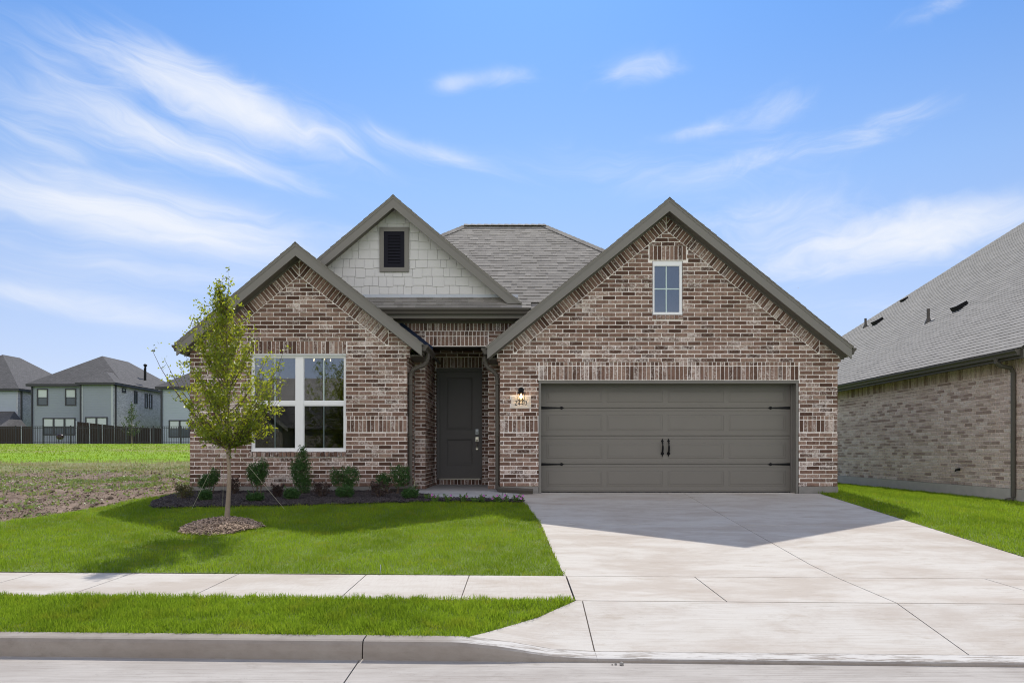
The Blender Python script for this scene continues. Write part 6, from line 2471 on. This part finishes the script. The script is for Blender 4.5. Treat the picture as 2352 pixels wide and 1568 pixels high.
xy = fill(330000, -10.5, 0.50, 7.0, 14.2, in_front, 1)
V_, F_ = blades(xy, lawn_h, 0.042, 0.0048, 2)
lawn = setp(np_mesh('lawn', V_, F_, M_GRASS), 'mown green front lawn between the sidewalk and the planting bed', 'lawn', kind='stuff')
fx_, fv_ = [p[1] for p in flare], [p[0] for p in flare]


def in_verge(x, y):
    v = vv(x, y)
    xr = np.interp(v, fv_, fx_)
    return (v > 5.20) & (v < 6.235) & (x < xr) & (x > -0.95 * y - 0.9)


def verge_z(x, y):
    v = vv(x, y)
    t_ = np.clip((v - 5.22) / 0.98, 0, 1)
    kt = np.interp(x, [-0.42, -0.1, 0.25, 0.55, 5.8, 6.7], [-0.533, -0.565, -0.622, -0.636, -0.636, -0.533])
    return kt * (1 - t_) - 0.47 * t_ - 0.008


xy = np.concatenate([fill(140000, -6.8, 0.56, 5.0, 6.7, in_verge, 3), fill(40000, 5.9, 9.0, 4.9, 6.1, lambda x, y: (vv(x, y) > 5.22) & (vv(x, y) < 6.235) & (x > 5.87 + (6.19 - vv(x, y)) * 0.9), 16)])
V_, F_ = blades(xy, verge_z, 0.048, 0.005, 4, 0.55)
setp(np_mesh('verge_grass', V_, F_, M_GRASS), 'strip of green grass between the sidewalk and the kerb', 'grass', kind='stuff')


def in_right(x, y):
    return (x > 5.80) & (x < 9.78) & (x < 0.92 * y + 1.2) & ~((x < 6.20) & (y > 13.85))


xy = np.concatenate([fill(200000, 5.8, 9.79, 7.2, 26, in_right, 5), fill(70000, 9.79, 14.0, 6.8, 13.70, lambda x, y: (vv(x, y) > 7.325) & (x < 0.92 * y + 1.2), 15)])
V_, F_ = blades(xy, lawn_h, 0.05, 0.006, 6)
setp(np_mesh('side_lawn', V_, F_, M_GRASS), 'green lawn between the driveway and the pale brick house', 'lawn', kind='stuff')

# growth on the vacant lot: leafy weeds low on the dirt, then taller dry and green tufts
g_ = np.random.default_rng(91)
cs = []
for k in range(330):
    y = 10.5 + 14.0 * g_.random() ** 0.8
    x = -0.72 * y - 1.5 + g_.random() * (0.72 * y + 1.5 - 6.9)
    if x > np.interp(y, ly_, lx_) - 0.25:
        continue
    cs.append((x, y, g_.uniform(0.05, 0.22), int(g_.uniform(5, 36))))
for k in range(30):
    cs.append((-9.6 + g_.normal() * 0.45, 17.0 + g_.normal() * 0.22, 0.12, 40))
for k in range(60):
    cs.append((-8.8 + g_.normal() * 1.2, 16.6 + g_.normal() * 1.0, 0.14, 14))
P = []
for (x, y, r, n) in cs:
    q = np.column_stack([x + g_.normal(size=n) * r, y + g_.normal(size=n) * r, np.zeros(n)])
    q[:, 2] = T(q[:, 0], q[:, 1]) + np.abs(g_.normal(size=n)) * 0.018 + 0.004
    P.append(q)
V_, F_ = leaf_quads(np.concatenate(P), 0.06, 0.038, 92, 0.0)
setp(np_mesh('ground_weeds', V_, F_, M_WEED), 'low leafy weeds scattered over the bare dirt lot', 'weeds', kind='stuff')


gq = np.random.default_rng(55)
n = 5200
yq = 9.6 + 11.5 * gq.random(n) ** 1.2
xq = -0.72 * yq - 1.2 + gq.random(n) * (0.72 * yq - 5.6)
kq = xq < np.interp(yq, ly_, lx_) - 0.06
xq, yq = xq[kq], yq[kq]
n = len(xq)
rq = gq.uniform(0.006, 0.022, n) * np.where(gq.random(n) < 0.05, 2.6, 1.0)
dv_ = np.array([[1, 0, 0], [-0.5, 0.86, 0], [-0.5, -0.86, 0], [0.1, 0.1, 0.9], [0, 0, -0.6]])
V_ = np.stack([xq, yq, T(xq, yq) + rq * 0.2], 1)[:, None, :] + dv_[None] * rq[:, None, None] * gq.uniform(0.6, 1.4, (n, 5, 3))
fq = np.array([[0, 1, 3], [1, 2, 3], [2, 0, 3], [1, 0, 4], [2, 1, 4], [0, 2, 4]])
F_ = (np.arange(n)[:, None, None] * 5 + fq[None]).reshape(-1, 3)
M_CLODS = leaf_mat('soil_crumb', (0.085, 0.062, 0.046), (0.34, 0.275, 0.215), 0.0, (0.1, 0.1, 0.1), 0.9, 0.1)
setp(np_mesh('soil_crumbs', V_.reshape(-1, 3), F_, M_CLODS), 'crumbs and small clods of brown earth strewn over the bare lot', 'soil', kind='stuff')


def in_lot(x, y):
    return (x < np.interp(y, ly_, lx_) - 0.3) & (x > -0.72 * y - 2)


xy = np.concatenate([fill(17000, -24, -6.3, 19.5, 28, in_lot, 7), fill(1500, -17, -6.6, 13, 19, in_lot, 8)])
nzv = np.sin(xy[:, 0] * 0.9 + xy[:, 1] * 1.7) + np.sin(xy[:, 0] * 2.3 - xy[:, 1] * 0.6) + g_.normal(size=len(xy)) * 0.7
xy = xy[nzv > -0.1]
V_, F_ = blades(xy, lambda x, y: T(x, y), 0.10, 0.012, 9, 0.7)
k = len(xy)
setp(np_mesh('tall_weeds', V_, F_, M_STRAW), 'belt of dry grass and weeds across the vacant lot', 'weeds', kind='stuff')
xy = fill(26000, -46, -8, 27.0, 60, lambda x, y: (x > -0.74 * y - 1) & (x < -0.32 * y), 10)
V_, F_ = blades(xy, lambda x, y: T(x, y) - 0.02, 0.09, 0.03, 11, 0.7)
setp(np_mesh('common_grass', V_, F_, M_GRASS), 'bright mown grass stretching from the vacant lot to the iron fence', 'grass', kind='stuff')

# ------------------------------------------------------------------ small loose things


def loose_brick(xd, yd, mat_, label, rz, tilt=(0, 0), size=(0.20, 0.09, 0.06), cored=False, lift=0.0, rough=False):
    p = ground_at(xd, yd, 0.0, 8, 22)
    m = MB()
    a, b, c = (q / 2 for q in size)
    if cored:
        # cored face: bars round three slots
        for (x0, x1, z0, z1) in ((-a, a, -c, -c * 0.45), (-a, a, c * 0.45, c), (-a, -a * 0.8, -c * 0.45, c * 0.45), (a * 0.8, a, -c * 0.45, c * 0.45), (-a * 0.36, -a * 0.2, -c * 0.45, c * 0.45), (a * 0.2, a * 0.36, -c * 0.45, c * 0.45)):
            m.box(x0, x1, -b, b, z0, z1)
    else:
        m.box(-a, a, -b, b, -c, c)
    if rough:
        m.v = [(x * (1 + 0.25 * math.sin(i * 2.1)), y * (1 + 0.3 * math.sin(i * 1.3)), z * (1 + 0.3 * math.cos(i * 1.7))) for i, (x, y, z) in enumerate(m.v)]
    o = m.build('loose_brick', mat_, origin=(p[0], p[1], p[2] + c * 0.8 + lift))
    o.rotation_euler = (tilt[0], tilt[1], rz)
    setp(o, label, 'brick', 'bricks dumped at the lawn edge')


def dd(cx_, cy_):
    """from the enlarged brick-pile crop to photo units"""
    return 0.14648 * cx_, (1950 + cy_ * 0.2551) * 0.5742


loose_brick(*dd(265, 405), M_BRNBRICK, 'brown brick propped on two thin pegs at the lot edge', 0.5, (0.4, 0.25), (0.19, 0.09, 0.055), lift=0.10)
loose_brick(*dd(482, 345), M_REDBRICK, 'reddish brick lying flat on top of a slotted brick', 0.15, (0.12, 0.05), (0.26, 0.12, 0.07), lift=0.05)
loose_brick(*dd(490, 385), M_REDBRICK, 'slotted pale red brick lying under the flat one', 0.1, (0.5, 0.1), (0.22, 0.09, 0.06), cored=True)
loose_brick(*dd(352, 405), M_BRNBRICK, 'weathered grey brown brick behind the cored red brick', 0.1, (0.1, 0.15), (0.22, 0.1, 0.065))
loose_brick(*dd(372, 450), M_REDBRICK, 'cored red brick on its side showing three slots', 0.06, (0.35, -0.04), (0.29, 0.08, 0.07), cored=True)
loose_brick(*dd(330, 495), M_BRNBRICK, 'broken dark brick half sunk at the lawn edge', 0.6, (0.3, 0.4), (0.16, 0.1, 0.07), rough=True)
loose_brick(*dd(1055, 355), M_REDBRICK, 'small red brick fragment beside the crumpled wrapper', 0.3, (0.3, 0.2), (0.15, 0.08, 0.05), rough=True)
p = ground_at(*dd(265, 425), 0.0, 8, 22)
for dx_ in (-0.085, 0.06):
    m = MB()
    m.tube([(0, 0, -0.02), (0.02, 0, 0.13)], 0.009, 6)
    o = m.build('peg', M_TWIG, origin=(p[0] + dx_, p[1] - 0.02, p[2]))
    setp(o, 'thin dark peg holding up the propped brown brick at the lot edge', 'peg', 'pegs under the propped brick')


def rock(name, xd, yd, r, label, cat, mat_, seed, squash=0.6, lo=8, hi=30):
    p = ground_at(xd, yd, 0.0, lo, hi)
    rg = random.Random(seed)
    m = MB()
    vs, fs = [], []
    nu, nv = 9, 6
    for i in range(nv + 1):
        for k in range(nu):
            t, f = 2 * math.pi * k / nu, math.pi * i / nv
            q = r * rg.uniform(0.7, 1.15)
            vs.append((q * math.sin(f) * math.cos(t), q * math.sin(f) * math.sin(t) * 0.8, q * math.cos(f) * squash))
    for i in range(nv):
        for k in range(nu):
            fs.append((i * nu + k, i * nu + (k + 1) % nu, (i + 1) * nu + (k + 1) % nu, (i + 1) * nu + k))
    m.add(vs, fs)
    o = m.build(name, mat_, origin=(p[0], p[1], p[2] + r * squash * 0.45))
    return setp(o, label, cat)


M_CLOD = plain('rusty_clod', (0.16, 0.075, 0.035), 0.95, 0.5, 18.0, 0.02)
rock('wrapper', *dd(950, 330), 0.10, 'crumpled grey plastic wrapper lying on the dirt by the lawn edge', 'litter', M_PLASTIC, 3, 0.7)
rock('soil_clod', *dd(785, 420), 0.15, 'rust coloured clod of earth at the lawn edge right of the bricks', 'clod', M_CLOD, 4, 0.5)
rock('soil_clod', *dd(1520, 275), 0.10, 'small brown clod of earth farther along the lawn edge', 'clod', plain('brown_clod', (0.10, 0.07, 0.05), 0.95, 0.4, 18, 0.02), 5, 0.45)
rock('paper_scrap', *dd(2245, 140), 0.09, 'small white and dark scrap of litter on the dirt near the house corner', 'litter', M_PLANK, 6, 0.35)
rock('soil_clod', *dd(575, 410), 0.12, 'dark clod of earth beside the dumped bricks', 'clod', plain('dark_clod', (0.07, 0.052, 0.04), 0.95, 0.4, 18, 0.02), 8, 0.4)
p = ground_at(70, 1103, 0.0, 14, 40)
m = MB()
m.box(-0.55, 0.55, -0.16, 0.16, 0, 0.045)
o = m.build('plank', M_PLANK, origin=(p[0], p[1], p[2] - 0.003))
o.rotation_euler = (0.02, 0.03, -0.1)
setp(o, 'pale flat board lying on the bare lot at left', 'board')
rock('stone', 917, 1131, 0.065, 'pale stone beside the round shrub at the bed right end', 'stone', M_STONE, 9, 0.8, 11.5, 14)
# gravel in the gutter of the street
X_, Y_ = (1421 - CX) / (F / 4.98), 4.98
m = MB()
for (dx_, dy_, r_) in ((0.02, 0, 0.016), (-0.02, 0.005, 0.010), (-0.045, 0.0, 0.006)):
    m.lathe((X_ + dx_, Y_ + dy_, -0.668), [(r_ * 0.8, 0), (r_, r_ * 0.6), (r_ * 0.7, r_ * 1.2), (r_ * 0.2, r_ * 1.5)], 7)
setp(m.build('pebble', M_ROCK), 'small brown pebble in the street gutter below the driveway', 'pebble')
p = ground_at(873, 1317, 0.0, 6.5, 9)
m = MB()
m.tube([(p[0], p[1], p[2] - 0.01), (p[0] + 0.004, p[1], p[2] + 0.05), (p[0] + 0.006, p[1], p[2] + 0.085), (p[0] - 0.002, p[1], p[2] + 0.095)], 0.004, 5)
setp(m.build('wire_stake', M_GALV), 'thin bent wire stake at the lawn edge beside the sidewalk', 'stake')

# fallen leaves: one leaf shape, copied
m = MB()
m.add([(-0.026, 0, 0.0), (-0.006, -0.013, 0.006), (0.014, -0.010, 0.004), (0.03, 0, 0.009), (0.012, 0.012, 0.007), (-0.008, 0.012, 0.002), (0.0, 0, -0.001)],
      [(0, 1, 6), (1, 2, 6), (2, 3, 6), (3, 4, 6), (4, 5, 6), (5, 0, 6)])
leaf0 = None
spots = [(423, 1193), (450, 1195), (335, 1183), (608, 1198), (1040, 1183), (1185, 1208), (1095, 1200), (905, 1205), (940, 1215), (1150, 1218), (1160, 1230), (870, 1213), (735, 1175), (760, 1222), (700, 1258),
         (560, 1238), (300, 1232), (150, 1232), (240, 1250), (345, 1262), (1210, 1250), (1018, 1268), (1240, 1285), (880, 1298), (330, 1257), (130, 1212), (1000, 1190), (632, 1172), (820, 1180), (590, 1170)]
for i, (x, y) in enumerate(spots):
    p = ground_at(x, y, 0.045, 6, 14)
    if leaf0 is None:
        leaf0 = m.build('fallen_leaf', M_DRYLEAF, origin=p)
        o = leaf0
    else:
        o = leaf0.copy()
        COL.objects.link(o)
    o.location = (p[0], p[1], p[2])
    o.rotation_euler = (rng.uniform(-0.5, 0.5), rng.uniform(-0.5, 0.5), rng.uniform(0, 6.28))
    k = rng.uniform(1.0, 1.7)
    o.scale = (k, k, k)
    setp(o, 'small dry tan leaf fallen on the front lawn', 'leaf', 'fallen leaves on the front lawn')
for i, (x, y) in enumerate([(498, 1391), (560, 1390), (585, 1387), (656, 1394), (80, 1436), (540, 1480 - 40), (735, 1391), (990, 1380), (1390 - 300, 1406), (1640 - 700, 1420)]):
    X_ = (x - CX) / (F / 5.8)
    vq = np.interp(y, [1358, 1452], [6.15, 5.27])
    yy = float(vq) - 0.037 * X_
    X_ = (x - CX) / (F / yy)
    o = leaf0.copy()
    COL.objects.link(o)
    o.location = (X_, yy, float(verge_z(np.array(X_), np.array(yy))) + 0.048)
    o.rotation_euler = (rng.uniform(-0.6, 0.6), rng.uniform(-0.6, 0.6), rng.uniform(0, 6.28))
    o.scale = (0.8, 0.8, 0.8)
    setp(o, 'small dry tan leaf fallen on the grass strip by the kerb', 'leaf', 'fallen leaves on the kerb strip')

for i, (x, y) in enumerate(((1746, 1196), (1956, 1174), (1601, 1192), (1634, 1279), (2329, 1306), (1690, 1203), (1466, 1187), (1905, 1216))):
    yy = F * 1.8066 / (y - 917)
    o = leaf0.copy()
    COL.objects.link(o)
    o.location = ((x - CX) * yy / F, yy, drive_z(yy) + 0.006)
    o.rotation_euler = (rng.uniform(-0.2, 0.2), rng.uniform(-0.2, 0.2), rng.uniform(0, 6.28))
    o.scale = (1.5, 0.8, 1.0)
    setp(o, 'small dry brown leaf lying on the concrete driveway', 'leaf', 'fallen leaves on the driveway')
